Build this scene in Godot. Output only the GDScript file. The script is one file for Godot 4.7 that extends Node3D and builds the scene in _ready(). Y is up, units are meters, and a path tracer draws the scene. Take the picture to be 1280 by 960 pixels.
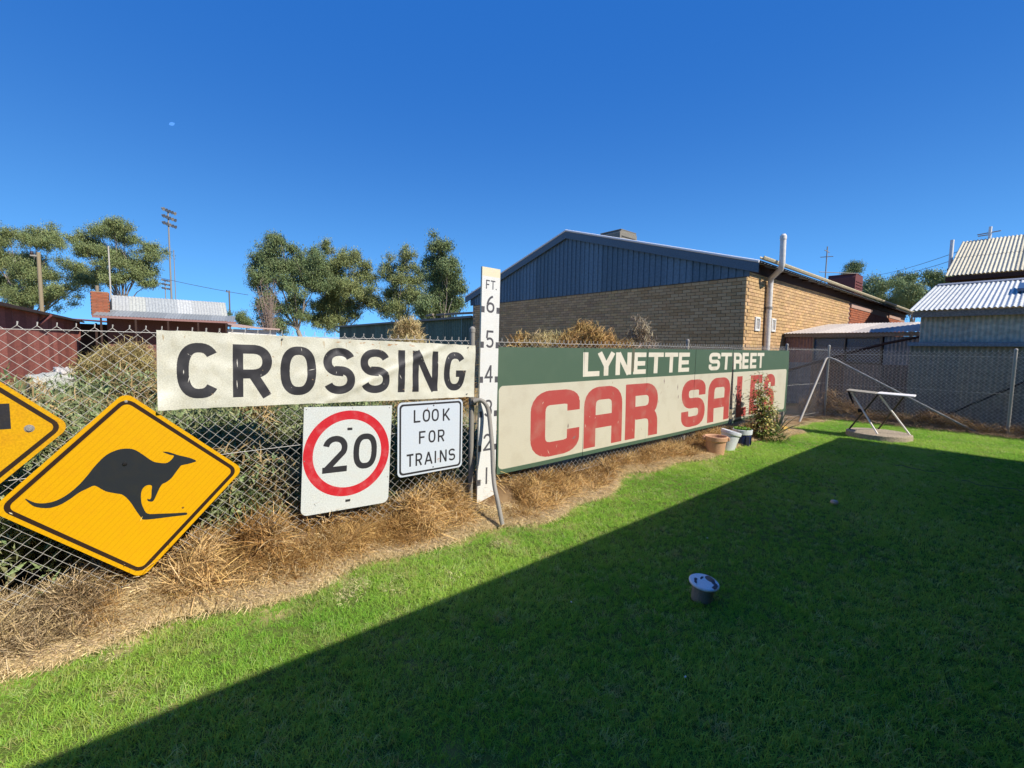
extends Node3D
# World axes: x runs along the wire fence with the signs, y is up, z points from the fence to the lawn. The foot gauge stands at the origin.

const YAW_RIGHT := Vector3(0.761, 0, 0.648)
var taken := {}
var rng := RandomNumberGenerator.new()
var mats := {}
var noise_count := 0

# ---------------------------------------------------------------- mesh building
class MB:
	var v := PackedVector3Array()
	var n := PackedVector3Array()
	var uv := PackedVector2Array()
	var c := PackedColorArray()
	var col := Color(1, 1, 1)
	func tri(a: Vector3, b: Vector3, d: Vector3, ua := Vector2.ZERO, ub := Vector2.ZERO, ud := Vector2.ZERO):
		# corners counter-clockwise as seen from outside
		var nn := (b - a).cross(d - a).normalized()
		v.append_array([a, d, b]); n.append_array([nn, nn, nn]); uv.append_array([ua, ud, ub]); c.append_array([col, col, col])
	func trin(a: Vector3, b: Vector3, d: Vector3, na: Vector3, nb: Vector3, nd: Vector3, ua := Vector2.ZERO, ub := Vector2.ZERO, ud := Vector2.ZERO):
		v.append_array([a, d, b]); n.append_array([na, nd, nb]); uv.append_array([ua, ud, ub]); c.append_array([col, col, col])
	func quad(a: Vector3, b: Vector3, d: Vector3, e: Vector3, ua := Vector2(0, 1), ub := Vector2(1, 1), ud := Vector2(1, 0), ue := Vector2(0, 0)):
		tri(a, b, d, ua, ub, ud); tri(a, d, e, ua, ud, ue)
	func quadn(a, b, d, e, na, nb, nd, ne, ua := Vector2(0, 1), ub := Vector2(1, 1), ud := Vector2(1, 0), ue := Vector2(0, 0)):
		trin(a, b, d, na, nb, nd, ua, ub, ud); trin(a, d, e, na, nd, ne, ua, ud, ue)
	func box(at: Vector3, size: Vector3, b := Basis(), bevel := 0.0):
		var h := size / 2.0
		if bevel > 0.0:
			_bevel_box(at, h, b, bevel); return
		var p := []
		for k in 8:
			p.append(at + b * Vector3(h.x if k & 1 else -h.x, h.y if k & 2 else -h.y, h.z if k & 4 else -h.z))
		quad(p[4], p[5], p[7], p[6]); quad(p[1], p[0], p[2], p[3])
		quad(p[5], p[1], p[3], p[7]); quad(p[0], p[4], p[6], p[2])
		quad(p[6], p[7], p[3], p[2]); quad(p[0], p[1], p[5], p[4])
	func _bevel_box(at: Vector3, h: Vector3, b: Basis, w: float):
		w = minf(w, 0.45 * minf(h.x, minf(h.y, h.z)) * 2.0)
		var g := h - Vector3(w, w, w)
		for ax in 3:
			for s in [-1.0, 1.0]:
				var u := (ax + 1) % 3
				var t := (ax + 2) % 3
				var q := []
				for k in [[-1, -1], [1, -1], [1, 1], [-1, 1]]:
					var w3 := Vector3.ZERO
					w3[ax] = s * h[ax]; w3[u] = k[0] * g[u]; w3[t] = k[1] * g[t]
					q.append(at + b * w3)
				if s > 0: quad(q[0], q[1], q[2], q[3])
				else: quad(q[3], q[2], q[1], q[0])
		for ax in 3:
			var u2 := (ax + 1) % 3
			var t2 := (ax + 2) % 3
			for s in [-1.0, 1.0]:
				for r in [-1.0, 1.0]:
					var q2 := []
					for k in [[-1, 0], [1, 0], [1, 1], [-1, 1]]:
						var w4 := Vector3.ZERO
						w4[ax] = k[0] * g[ax]
						w4[u2] = s * (h[u2] if k[1] == 0 else g[u2]); w4[t2] = r * (g[t2] if k[1] == 0 else h[t2])
						q2.append(at + b * w4)
					if s * r > 0: quad(q2[0], q2[1], q2[2], q2[3])
					else: quad(q2[3], q2[2], q2[1], q2[0])
		for s in [-1.0, 1.0]:
			for r in [-1.0, 1.0]:
				for m in [-1.0, 1.0]:
					var a := at + b * Vector3(s * h.x, r * g.y, m * g.z)
					var d := at + b * Vector3(s * g.x, r * h.y, m * g.z)
					var e := at + b * Vector3(s * g.x, r * g.y, m * h.z)
					if s * r * m > 0: tri(a, d, e)
					else: tri(a, e, d)
	func tube(pts: Array, radii, sides := 8, cap := true):
		var rings := []
		var up := Vector3.UP
		var prev: Vector3
		for i in pts.size():
			var d: Vector3 = (pts[mini(i + 1, pts.size() - 1)] - pts[maxi(i - 1, 0)]).normalized()
			if i == 0:
				up = Vector3.RIGHT if absf(d.y) > 0.9 else Vector3.UP
			var x := up.cross(d).normalized()
			var y := d.cross(x).normalized()
			up = y
			var r: float = radii[i] if radii is Array else radii
			var ring := []
			for k in sides:
				var a := TAU * k / sides
				var q := x * cos(a) + y * sin(a)
				ring.append([pts[i] + q * r, q])
			rings.append(ring)
		for i in rings.size() - 1:
			for k in sides:
				var a = rings[i][k]; var b = rings[i][(k + 1) % sides]
				var e = rings[i + 1][k]; var d = rings[i + 1][(k + 1) % sides]
				quadn(a[0], b[0], d[0], e[0], a[1], b[1], d[1], e[1])
		if cap:
			for k in range(1, sides - 1):
				tri(rings[0][0][0], rings[0][k + 1][0], rings[0][k][0])
				var l = rings[-1]
				tri(l[0][0], l[k][0], l[k + 1][0])
	func lathe(profile: Array, sides: int, xf := Transform3D(), smooth := true):
		for i in profile.size() - 1:
			var p: Vector2 = profile[i]; var q: Vector2 = profile[i + 1]
			var t := (q - p).normalized()
			for k in sides:
				var a0 := TAU * k / sides; var a1 := TAU * (k + 1) / sides
				var A := xf * Vector3(p.x * cos(a0), p.y, p.x * sin(a0)); var B := xf * Vector3(p.x * cos(a1), p.y, p.x * sin(a1))
				var E := xf * Vector3(q.x * cos(a0), q.y, q.x * sin(a0)); var D := xf * Vector3(q.x * cos(a1), q.y, q.x * sin(a1))
				var n0 := xf.basis * Vector3(t.y * cos(a0), -t.x, t.y * sin(a0)); var n1 := xf.basis * Vector3(t.y * cos(a1), -t.x, t.y * sin(a1))
				trin(A, E, D, n0, n0, n1); trin(A, D, B, n0, n1, n1)
	func prism(poly: PackedVector2Array, z0: float, z1: float, xf := Transform3D(), uv_of = null):
		if Geometry2D.is_polygon_clockwise(poly):
			poly.reverse()
		var ix := Geometry2D.triangulate_polygon(poly)
		for i in range(0, ix.size(), 3):
			var p := [poly[ix[i]], poly[ix[i + 1]], poly[ix[i + 2]]]
			if (p[1] - p[0]).cross(p[2] - p[0]) < 0: p.reverse()
			var f := []; var g := []; var u := []
			for q in p:
				f.append(xf * Vector3(q.x, q.y, z1)); g.append(xf * Vector3(q.x, q.y, z0)); u.append(uv_of.call(q) if uv_of != null else q)
			tri(f[0], f[1], f[2], u[0], u[1], u[2]); tri(g[0], g[2], g[1])
		for i in poly.size():
			var a := poly[i]; var b := poly[(i + 1) % poly.size()]
			quad(xf * Vector3(a.x, a.y, z0), xf * Vector3(b.x, b.y, z0), xf * Vector3(b.x, b.y, z1), xf * Vector3(a.x, a.y, z1), Vector2(-1, -1), Vector2(-1, -1), Vector2(-1, -1), Vector2(-1, -1))
	func mesh() -> ArrayMesh:
		var a := []; a.resize(Mesh.ARRAY_MAX)
		a[Mesh.ARRAY_VERTEX] = v; a[Mesh.ARRAY_NORMAL] = n; a[Mesh.ARRAY_TEX_UV] = uv; a[Mesh.ARRAY_COLOR] = c
		var m := ArrayMesh.new(); m.add_surface_from_arrays(Mesh.PRIMITIVE_TRIANGLES, a)
		return m

# ---------------------------------------------------------------- objects
func numbered(called: String, parent: Node) -> String:
	var key := str(parent.get_instance_id()) + called
	var k: int = taken.get(key, 0)
	taken[key] = k + 1
	return called if k == 0 else "%s_%03d" % [called, k]

func tag(o, label: String, category: String, group := ""):
	o.set_meta("label", label); o.set_meta("category", category)
	if group: o.set_meta("group", group)
	return o

func thing(called: String, label: String, category: String, at := Vector3.ZERO, turn := 0.0, group := "") -> Node3D:
	var o := Node3D.new(); o.name = numbered(called, self); add_child(o, true)
	o.position = at; o.rotation.y = turn
	tag(o, label, category, group)
	return o

func obj(called: String, m, mat: Material, parent: Node = null, at := Vector3.ZERO) -> MeshInstance3D:
	var o := MeshInstance3D.new()
	o.mesh = m.mesh() if m is MB else m
	o.material_override = mat
	var p: Node = parent if parent else self
	o.name = numbered(called, p); p.add_child(o, true)
	o.position = at
	return o

func structure(called: String, m, mat: Material, at := Vector3.ZERO) -> MeshInstance3D:
	var o := obj(called, m, mat, null, at); o.set_meta("kind", "structure"); return o

func stuff(o): o.set_meta("kind", "stuff"); return o

func scatter(called: String, mesh: Mesh, mat: Material, xf: Array, cols: Array, parent: Node = null) -> MultiMeshInstance3D:
	var mm := MultiMesh.new()
	mm.transform_format = MultiMesh.TRANSFORM_3D
	mm.use_colors = cols.size() > 0
	mm.mesh = mesh
	mm.instance_count = xf.size()
	for i in xf.size():
		mm.set_instance_transform(i, xf[i])
		if cols.size() > 0: mm.set_instance_color(i, cols[i])
	var o := MultiMeshInstance3D.new(); o.multimesh = mm; o.material_override = mat
	var p: Node = parent if parent else self
	o.name = numbered(called, p); p.add_child(o, true)
	return stuff(o)

# ---------------------------------------------------------------- materials
func lin(r: float, g: float, b: float) -> Color: return Color(r, g, b).linear_to_srgb()

func noise(freq: float, sd: int, oct := 4, type := FastNoiseLite.TYPE_SIMPLEX_SMOOTH) -> FastNoiseLite:
	var f := FastNoiseLite.new(); f.seed = sd; f.frequency = freq; f.fractal_octaves = oct; f.noise_type = type
	return f

func ntex(a: Color, b: Color, freq: float, sd: int, lo := 0.3, hi := 0.7, oct := 5, size := 512) -> NoiseTexture2D:
	var t := NoiseTexture2D.new(); t.width = size; t.height = size; t.seamless = true; t.noise = noise(freq, sd, oct)
	var g := Gradient.new(); g.offsets = PackedFloat32Array([0.0, lo, hi, 1.0]); g.colors = PackedColorArray([a, a, b, b])
	t.color_ramp = g
	return t

func ntex3(cols: Array, offs: Array, freq: float, sd: int, oct := 5, size := 512) -> NoiseTexture2D:
	var t := NoiseTexture2D.new(); t.width = size; t.height = size; t.seamless = true; t.noise = noise(freq, sd, oct)
	var g := Gradient.new(); g.offsets = PackedFloat32Array(offs); g.colors = PackedColorArray(cols)
	t.color_ramp = g
	return t

func bump(freq: float, sd: int, strength := 4.0) -> NoiseTexture2D:
	var t := NoiseTexture2D.new(); t.width = 256; t.height = 256; t.seamless = true; t.noise = noise(freq, sd, 4)
	t.as_normal_map = true; t.bump_strength = strength
	return t

func plain(c: Color, rough := 0.8, metal := 0.0, spec := 0.5) -> StandardMaterial3D:
	var m := StandardMaterial3D.new(); m.albedo_color = c; m.roughness = rough; m.metallic = metal; m.metallic_specular = spec
	return m

# a material whose colour wanders between two colours, mapped in the world; alike patterns share one texture
var patterns := {}
func pattern(freq: float, ratio: float, sd: int) -> NoiseTexture2D:
	var key := "%.2f %.2f %d" % [freq, ratio, sd % 3]
	if not patterns.has(key):
		var g := Color(ratio, ratio, ratio).linear_to_srgb()
		patterns[key] = ntex(g, Color.WHITE, freq, 100 + sd % 3 + int(freq * 900), 0.3, 0.7)
	return patterns[key]
func mottled(a: Color, b: Color, freq: float, sd: int, rough := 0.8, scale := 1.0, metal := 0.0, nrm := 0.0) -> StandardMaterial3D:
	var m := StandardMaterial3D.new()
	var ratio := clampf(snappedf(a.srgb_to_linear().get_luminance() / maxf(0.001, b.srgb_to_linear().get_luminance()), 0.1), 0.4, 0.9)
	m.albedo_color = b
	m.albedo_texture = pattern(maxf(0.02, snappedf(freq, 0.02)), ratio, sd)
	m.uv1_triplanar = true; m.uv1_world_triplanar = true; m.uv1_scale = Vector3.ONE * scale; m.uv1_offset = Vector3(sd * 0.37, sd * 0.19, sd * 0.53)
	m.roughness = rough; m.metallic = metal
	if nrm > 0.0:
		if not patterns.has("bump"): patterns.bump = bump(0.05, 9, 4.0)
		m.normal_enabled = true; m.normal_texture = patterns.bump; m.normal_scale = nrm
	return m

func vcol(rough := 0.85, spec := 0.3, back := 0.0) -> StandardMaterial3D:
	var m := StandardMaterial3D.new(); m.vertex_color_use_as_albedo = true; m.roughness = rough; m.metallic_specular = spec
	if back > 0.0:
		m.backlight_enabled = true; m.backlight = Color(back, back, back)
	return m

# ---------------------------------------------------------------- flat print: letters are strokes, filled row by row into an image
func corner_path(pts: Array, r: float) -> PackedVector2Array:
	var out := PackedVector2Array()
	for i in pts.size():
		var p: Vector2 = pts[i]
		if i == 0 or i == pts.size() - 1 or r <= 0.0:
			out.append(p); continue
		var a: Vector2 = pts[i - 1]; var b: Vector2 = pts[i + 1]
		var ra := minf(r, p.distance_to(a) * 0.5); var rb := minf(r, p.distance_to(b) * 0.5)
		var pa := p + (a - p).normalized() * ra; var pb := p + (b - p).normalized() * rb
		for k in 7:
			var t := k / 6.0
			out.append(pa.lerp(p, t).lerp(p.lerp(pb, t), t))
	return out

func bow(cx: float, cy: float, rx: float, ry: float, a0: float, a1: float, pw := 0.8) -> Array:
	var out := []
	var steps := int(maxf(6, absf(a1 - a0) / 9.0))
	for k in steps + 1:
		var a := deg_to_rad(lerpf(a0, a1, float(k) / steps))
		out.append(Vector2(cx + rx * signf(cos(a)) * pow(absf(cos(a)), pw), cy + ry * signf(sin(a)) * pow(absf(sin(a)), pw)))
	return out

# strokes (centre lines) of a road-sign letter in a box w x h, for a pen of width t
func letter(ch: String, w: float, h: float, t: float) -> Array:
	var a := t / 2.0
	var cx := w / 2.0; var rx := w / 2.0 - a
	var V := func(x, y): return Vector2(x, y)
	match ch:
		"C": return [bow(cx, h / 2, rx, h / 2 - a, 40, 320)]
		"G": return [bow(cx, h / 2, rx, h / 2 - a, 40, 326) + [Vector2(w - a, h * 0.44), Vector2(w * 0.55, h * 0.44)]]
		"O", "0": return [bow(cx, h / 2, rx, h / 2 - a, 0, 360)]
		"S": return [bow(cx, h * 0.74 - a / 2, rx, h * 0.26 - a / 2, 22, 268, 0.9) + bow(cx, h * 0.26 + a / 2, rx, h * 0.26 - a / 2, 92, -158, 0.9)]
		"R": return [[V.call(a, 0), V.call(a, h)], [V.call(a, h - a), V.call(w * 0.5, h - a)] + bow(w * 0.5, h * 0.72 - a / 2, w * 0.5 - a, h * 0.28 - a / 2, 88, -88, 0.9) + [V.call(a, h * 0.44)], [V.call(w * 0.48, h * 0.46), V.call(w - a, 0)]]
		"I": return [[V.call(cx, 0), V.call(cx, h)]]
		"1": return [[V.call(cx, 0), V.call(cx, h)]]
		"N": return [[V.call(a, 0), V.call(a, h)], [V.call(w - a, 0), V.call(w - a, h)], [V.call(a * 1.1, h * 0.985), V.call(w - a * 1.1, h * 0.015)]]
		"L": return [[V.call(a, h), V.call(a, 0)], [V.call(0, a), V.call(w, a)]]
		"K": return [[V.call(a, 0), V.call(a, h)], [V.call(w - a, h), V.call(a, h * 0.34)], [V.call(w * 0.36, h * 0.52), V.call(w - a * 0.6, 0)]]
		"F": return [[V.call(a, 0), V.call(a, h)], [V.call(0, h - a), V.call(w, h - a)], [V.call(0, h * 0.5), V.call(w * 0.85, h * 0.5)]]
		"E": return [[V.call(a, 0), V.call(a, h)], [V.call(0, h - a), V.call(w, h - a)], [V.call(0, h * 0.5), V.call(w * 0.94, h * 0.5)], [V.call(0, a), V.call(w, a)]]
		"T": return [[V.call(0, h - a), V.call(w, h - a)], [V.call(cx, 0), V.call(cx, h)]]
		"A": return [[V.call(a * 0.9, 0), V.call(cx, h)], [V.call(w - a * 0.9, 0), V.call(cx, h)], [V.call(w * 0.2, h * 0.3), V.call(w * 0.8, h * 0.3)]]
		"Y": return [[V.call(a, h), V.call(cx, h * 0.42)], [V.call(w - a, h), V.call(cx, h * 0.42)], [V.call(cx, 0), V.call(cx, h * 0.48)]]
		"2": return [bow(cx, h * 0.7 - a * 0.3, rx, h * 0.3 - a * 0.7, 170, -32, 0.95) + [V.call(a * 1.3, a * 1.2)], [V.call(0, a), V.call(w, a)]]
		"3": return [bow(cx, h * 0.74 - a / 2, rx, h * 0.26 - a / 2, 158, -88, 0.9), bow(cx, h * 0.27 + a / 2, rx, h * 0.27 - a / 2, 88, -158, 0.9)]
		"4": return [[V.call(w * 0.72, 0), V.call(w * 0.72, h)], [V.call(w * 0.72, h * 0.98), V.call(a * 0.8, h * 0.3), V.call(w, h * 0.3)]]
		"5": return [[V.call(w * 0.95, h - a), V.call(w * 0.2, h - a), V.call(w * 0.14, h * 0.54)], [V.call(w * 0.14, h * 0.5)] + bow(cx, h * 0.3, rx, h * 0.3 - a, 128, -150, 0.9)]
		"6": return [bow(cx, h * 0.3, rx, h * 0.3 - a, 0, 360, 0.9), [V.call(a, h * 0.3)] + bow(w * 0.9, h * 0.36, w * 0.9 - a, h * 0.64 - a, 176, 98, 1.0)]
		".": return [[V.call(a, 0), V.call(a, t)]]
	return []

# strokes of a square painted letter with rounded outer corners
func block_letter(ch: String, w: float, h: float, t: float) -> Array:
	var a := t / 2.0
	var r := t * 0.95
	var L := a; var R := w - a; var B := a; var T := h - a
	var P := func(l: Array, rr): return corner_path(l, rr)
	match ch:
		"C": return [P.call([Vector2(R, h * 0.665), Vector2(R, T), Vector2(L, T), Vector2(L, B), Vector2(R, B), Vector2(R, h * 0.375)], r)]
		"A": return [P.call([Vector2(L, 0), Vector2(L, T), Vector2(R, T), Vector2(R, 0)], r), [Vector2(L, h * 0.42), Vector2(R, h * 0.42)]]
		"R": return [[Vector2(L, 0), Vector2(L, h)], P.call([Vector2(0, T), Vector2(R, T), Vector2(R, h * 0.47), Vector2(L, h * 0.47)], r), P.call([Vector2(w * 0.3, h * 0.45), Vector2(R, h * 0.45), Vector2(R, 0)], r)]
		"S": return [P.call([Vector2(R, h * 0.66), Vector2(R, T), Vector2(L, T), Vector2(L, h * 0.5), Vector2(R, h * 0.5), Vector2(R, B), Vector2(L, B), Vector2(L, h * 0.34)], r)]
		"L": return [[Vector2(L, h), Vector2(L, 0)], [Vector2(0, B), Vector2(w, B)]]
		"E": return [[Vector2(L, h), Vector2(L, 0)], [Vector2(0, B), Vector2(w, B)], [Vector2(0, T), Vector2(w, T)], [Vector2(0, h * 0.5), Vector2(w * 0.95, h * 0.5)]]
	return []

class Print:
	var im: Image
	var px: float      # pixels per metre
	var H: float
	func _init(w_m: float, h_m: float, ppm: float, base: Color):
		px = ppm; H = h_m
		im = Image.create(int(w_m * ppm), int(h_m * ppm), false, Image.FORMAT_RGBA8); im.fill(base)
	func fill(polys: Array, c: Color):
		var edges := []
		var y0 := 1e9; var y1 := -1e9
		for p in polys:
			for i in p.size():
				var a := Vector2(p[i].x, H - p[i].y) * px; var q: Vector2 = p[(i + 1) % p.size()]; var b := Vector2(q.x, H - q.y) * px
				if a.y != b.y: edges.append([a, b])
				y0 = minf(y0, a.y); y1 = maxf(y1, a.y)
		for y in range(maxi(0, floori(y0)), mini(im.get_height(), ceili(y1) + 1)):
			var xs := []
			var yy := y + 0.5
			for e in edges:
				var a: Vector2 = e[0]; var b: Vector2 = e[1]
				if (a.y <= yy) != (b.y <= yy): xs.append(a.x + (yy - a.y) / (b.y - a.y) * (b.x - a.x))
			xs.sort()
			for k in range(0, xs.size() - 1, 2):
				var xa := roundi(xs[k]); var xb := roundi(xs[k + 1])
				if xb > xa: im.fill_rect(Rect2i(xa, y, xb - xa, 1), c)
	func stroke(line, t: float, c: Color, move := Transform2D(), closed := false):
		var pl := PackedVector2Array(line)
		var polys: Array
		if closed or pl[0].distance_to(pl[-1]) < t * 0.1:
			if pl[0].distance_to(pl[-1]) < 1e-6: pl.remove_at(pl.size() - 1)
			polys = Geometry2D.offset_polygon(pl, t / 2, Geometry2D.JOIN_ROUND)
			polys.append_array(Geometry2D.offset_polygon(pl, -t / 2, Geometry2D.JOIN_ROUND))
		else:
			polys = Geometry2D.offset_polyline(pl, t / 2, Geometry2D.JOIN_MITER, Geometry2D.END_BUTT)
		var out := []
		for p in polys:
			var q := PackedVector2Array()
			for s in p: q.append(move * s)
			out.append(q)
		fill(out, c)
	func text(glyph: Array, t: float, c: Color, at: Vector2, ax := 1.0, turn := 0.0):
		var mv := Transform2D(turn, at) * Transform2D(Vector2(ax, 0), Vector2(0, 1), Vector2.ZERO)
		for g in glyph: stroke(g, t, c, mv)
	func rrect(x: float, y: float, w: float, h: float, r: float) -> PackedVector2Array:
		var out := PackedVector2Array()
		for k in 4:
			var cc := Vector2(x + (w - r if k == 0 or k == 3 else r), y + (h - r if k < 2 else r))
			for i in 7:
				var a := PI / 2 * (k + i / 6.0)
				out.append(cc + Vector2(cos(a), sin(a)) * r)
		return out
	func disc(cx: float, cy: float, r: float, c: Color):
		var p := PackedVector2Array()
		for k in 96: p.append(Vector2(cx + r * cos(TAU * k / 96), cy + r * sin(TAU * k / 96)))
		fill([p], c)
	func scratch(at: Vector2, d: Vector2, w: float, c: Color):
		var s := d.orthogonal().normalized() * w / 2
		fill([PackedVector2Array([at - s * 0.3, at + d * 0.5 - s, at + d, at + d * 0.45 + s])], c)
	# grime and fading with a grain: patches of noise over the print
	func age(sd: int, dirt: Color, amount: float, grain: float, scale := 1.0, fine := 0.11):
		var w := im.get_width(); var h := im.get_height()
		var f := FastNoiseLite.new(); f.seed = sd; f.frequency = 0.012 / scale; f.fractal_octaves = 5
		var g := FastNoiseLite.new(); g.seed = sd + 5; g.frequency = fine / scale; g.fractal_octaves = 2
		var A := f.get_image(w, h).get_data(); var B := g.get_image(w, h).get_data()
		var D := im.get_data()
		var dr := dirt.r * 255.0; var dg := dirt.g * 255.0; var db := dirt.b * 255.0
		for i in w * h:
			var k := clampf((A[i] - 120) / 110.0, 0.0, 1.0) * amount
			var q := 1.0 + (B[i] - 128) / 128.0 * grain
			if B[i] > 222: k = maxf(k, amount * 1.2)
			var j := i * 4
			if D[j] < 100: k *= 0.12
			D[j] = clampi(int((D[j] + (dr - D[j]) * k) * q), 0, 255)
			D[j + 1] = clampi(int((D[j + 1] + (dg - D[j + 1]) * k) * q), 0, 255)
			D[j + 2] = clampi(int((D[j + 2] + (db - D[j + 2]) * k) * q), 0, 255)
		im = Image.create_from_data(w, h, false, Image.FORMAT_RGBA8, D)
	func material(rough := 0.45, spec := 0.5) -> StandardMaterial3D:
		var m := StandardMaterial3D.new()
		m.albedo_texture = ImageTexture.create_from_image(im); m.roughness = rough; m.metallic_specular = spec; m.texture_repeat = false
		return m

# ---------------------------------------------------------------- the lie of the land
func rise(x: float, z: float) -> float:
	var h := 0.11 * smoothstep(0.4, 4.5, x)
	return h * (1.0 if z > -1.0 else clampf(1.0 + (z + 1.0) * 0.5, 0.0, 1.0))
func heap(x: float, z: float) -> float:   # the bank of dead grass along the foot of the fence
	if x > 7.0 or x < -6.0: return 0.0
	var a := 0.14 + 0.05 * sin(x * 3.1 + 1.0) + 0.03 * sin(x * 7.3)
	a *= 1.0 - 0.55 * smoothstep(0.3, 2.0, x)
	a *= 1.0 - smoothstep(4.0, 7.0, x)
	return a * exp(-pow((z + 0.02) / 0.24, 2.0))
func ground_at(x: float, z: float) -> float: return rise(x, z) + heap(x, z)
func lawn_edge(x: float) -> float:   # where the green lawn begins, in z
	return 0.35 + 0.07 * sin(x * 2.3 + 0.5) + 0.05 * sin(x * 6.1) - 0.13 * smoothstep(1.0, 2.2, x) * (1.0 - smoothstep(2.4, 4.2, x)) + 0.12 * smoothstep(4.6, 5.6, x) * (1.0 - smoothstep(6.2, 7.5, x)) - 0.12 * smoothstep(-1.2, -2.4, x)

# ---------------------------------------------------------------- scene
func _ready():
	rng.seed = 7
	# camera
	var cam := Camera3D.new(); cam.name = "camera"
	cam.transform = Transform3D(Basis(Vector3(0.761153, 0.017052, 0.648348), Vector3(0.037151, 0.996867, -0.069834), Vector3(-0.647508, 0.077241, 0.758134)).orthonormalized(), Vector3(-2.4516, 1.4884, 3.2145))
	cam.fov = 80.98; cam.near = 0.05; cam.far = 4000.0
	add_child(cam); cam.current = true
	# sky, exposure
	var we := WorldEnvironment.new(); we.name = "world"
	var env := Environment.new()
	env.background_mode = Environment.BG_SKY
	var sk := ProceduralSkyMaterial.new()
	sk.sky_top_color = Color(0.13, 0.365, 0.672); sk.sky_horizon_color = Color(0.485, 0.79, 1.05); sk.sky_curve = 0.122
	sk.ground_horizon_color = Color(0.42, 0.62, 0.80); sk.ground_bottom_color = Color(0.22, 0.22, 0.18); sk.sun_angle_max = 0.6
	var sky := Sky.new(); sky.sky_material = sk; env.sky = sky
	env.tonemap_mode = Environment.TONE_MAPPER_LINEAR; env.tonemap_exposure = 1.4
	env.sdfgi_enabled = true; env.ssao_enabled = true; env.ssil_enabled = true
	we.environment = env; add_child(we)
	# sun: behind the camera, a little to the right
	var sun := DirectionalLight3D.new(); sun.name = "sun"
	sun.light_energy = 1.5; sun.light_color = Color(1.0, 0.965, 0.91); sun.light_angular_distance = 0.5; sun.shadow_enabled = true
	add_child(sun); sun.look_at_from_position(Vector3.ZERO, -Vector3(0.206, 0.663, 0.72), Vector3.UP)

	make_materials()
	land()
	house_behind()
	brick_hall()
	lean_to()
	iron_shed()
	far_left()
	fences()
	signs()
	lawn_things()
	table()
	trees()
	thickets()
	straw()
	lawn()

func make_materials():
	mats.galv = mottled(Color(0.46, 0.45, 0.42), Color(0.60, 0.585, 0.55), 0.05, 3, 0.6, 6.0)
	mats.wire = plain(Color(0.74, 0.73, 0.70), 0.6)
	mats.pipe = mottled(Color(0.50, 0.49, 0.46), Color(0.70, 0.68, 0.64), 0.05, 4, 0.6, 5.0)
	mats.old_pipe = mottled(Color(0.36, 0.31, 0.25), Color(0.55, 0.52, 0.47), 0.04, 6, 0.7, 5.0)
	mats.white_paint = mottled(Color(0.80, 0.80, 0.78), Color(0.88, 0.88, 0.86), 0.03, 5, 0.6, 2.0)
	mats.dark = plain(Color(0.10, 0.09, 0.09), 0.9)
	mats.brown_timber = mottled(Color(0.16, 0.09, 0.07), Color(0.26, 0.17, 0.13), 0.05, 8, 0.85, 2.0)
	mats.mortar = mottled(lin(0.20, 0.16, 0.11), lin(0.28, 0.23, 0.16), 0.05, 11, 0.95, 1.0)
	mats.concrete = mottled(lin(0.26, 0.21, 0.145), lin(0.42, 0.345, 0.245), 0.04, 12, 0.95, 1.5, 0.0, 0.6)
	mats.leaf = vcol(0.6, 0.35, 0.5)
	mats.grass = vcol(0.75, 0.08, 1.0)
	mats.gum = vcol(0.7, 0.3, 0.3)
	mats.dry = vcol(0.85, 0.2, 0.35)
	mats.lamp_grey = plain(Color(0.36, 0.38, 0.41), 0.5)
	mats.bark = mottled(lin(0.22, 0.17, 0.13), lin(0.42, 0.36, 0.30), 0.03, 14, 0.9, 0.6)

# ---------------------------------------------------------------- ground
func land():
	var xs := [-400.0, -160.0, -70.0, -35.0, -18.0, -10.0]
	var x := -7.0
	while x <= 13.01: xs.append(x); x += 0.125
	xs.append_array([15.0, 19.0, 26.0, 40.0, 80.0, 170.0, 420.0])
	var zs := [-420.0, -180.0, -90.0, -45.0, -22.0, -12.0, -7.0]
	var z := -4.5
	while z <= 5.01: zs.append(z); z += 0.0833
	zs.append_array([6.0, 8.0, 12.0, 20.0, 40.0, 90.0, 300.0])
	var st := SurfaceTool.new(); st.begin(Mesh.PRIMITIVE_TRIANGLES)
	var f := noise(0.9, 21, 4); var g := noise(3.0, 22, 3)
	for j in zs.size():
		for i in xs.size():
			var px: float = xs[i]; var pz: float = zs[j]
			var c: Color
			var q := f.get_noise_2d(px, pz); var q2 := g.get_noise_2d(px, pz)
			var soil := Color(0.13, 0.08, 0.042).lerp(Color(0.34, 0.235, 0.125), clampf(0.5 + q2, 0, 1))
			if pz > lawn_edge(px) and px < 9.1 and px > -7.0:
				c = Color(0.10, 0.135, 0.035).lerp(Color(0.42, 0.33, 0.16), smoothstep(0.1, 0.5, q2 * 0.6 + 0.6 * (1.0 - smoothstep(0.0, 0.4, pz - lawn_edge(px))) - 0.15))
			elif pz > -0.7 and px < 9.1: c = soil
			else: c = Color(0.16, 0.14, 0.065).lerp(Color(0.34, 0.26, 0.15), clampf(0.55 + q * 1.3, 0, 1))
			st.set_color(c)
			st.add_vertex(Vector3(px, ground_at(px, pz) + (q2 * 0.006 if absf(px) < 13 and pz > -5 and pz < 5 else 0.0), pz))
	for j in zs.size() - 1:
		for i in xs.size() - 1:
			var a := j * xs.size() + i; var b := a + 1; var d := a + xs.size(); var e := d + 1
			for k in [a, b, d, b, e, d]: st.add_index(k)
	st.generate_normals()
	structure("ground", st.commit(), vcol(0.95, 0.15))

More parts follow.
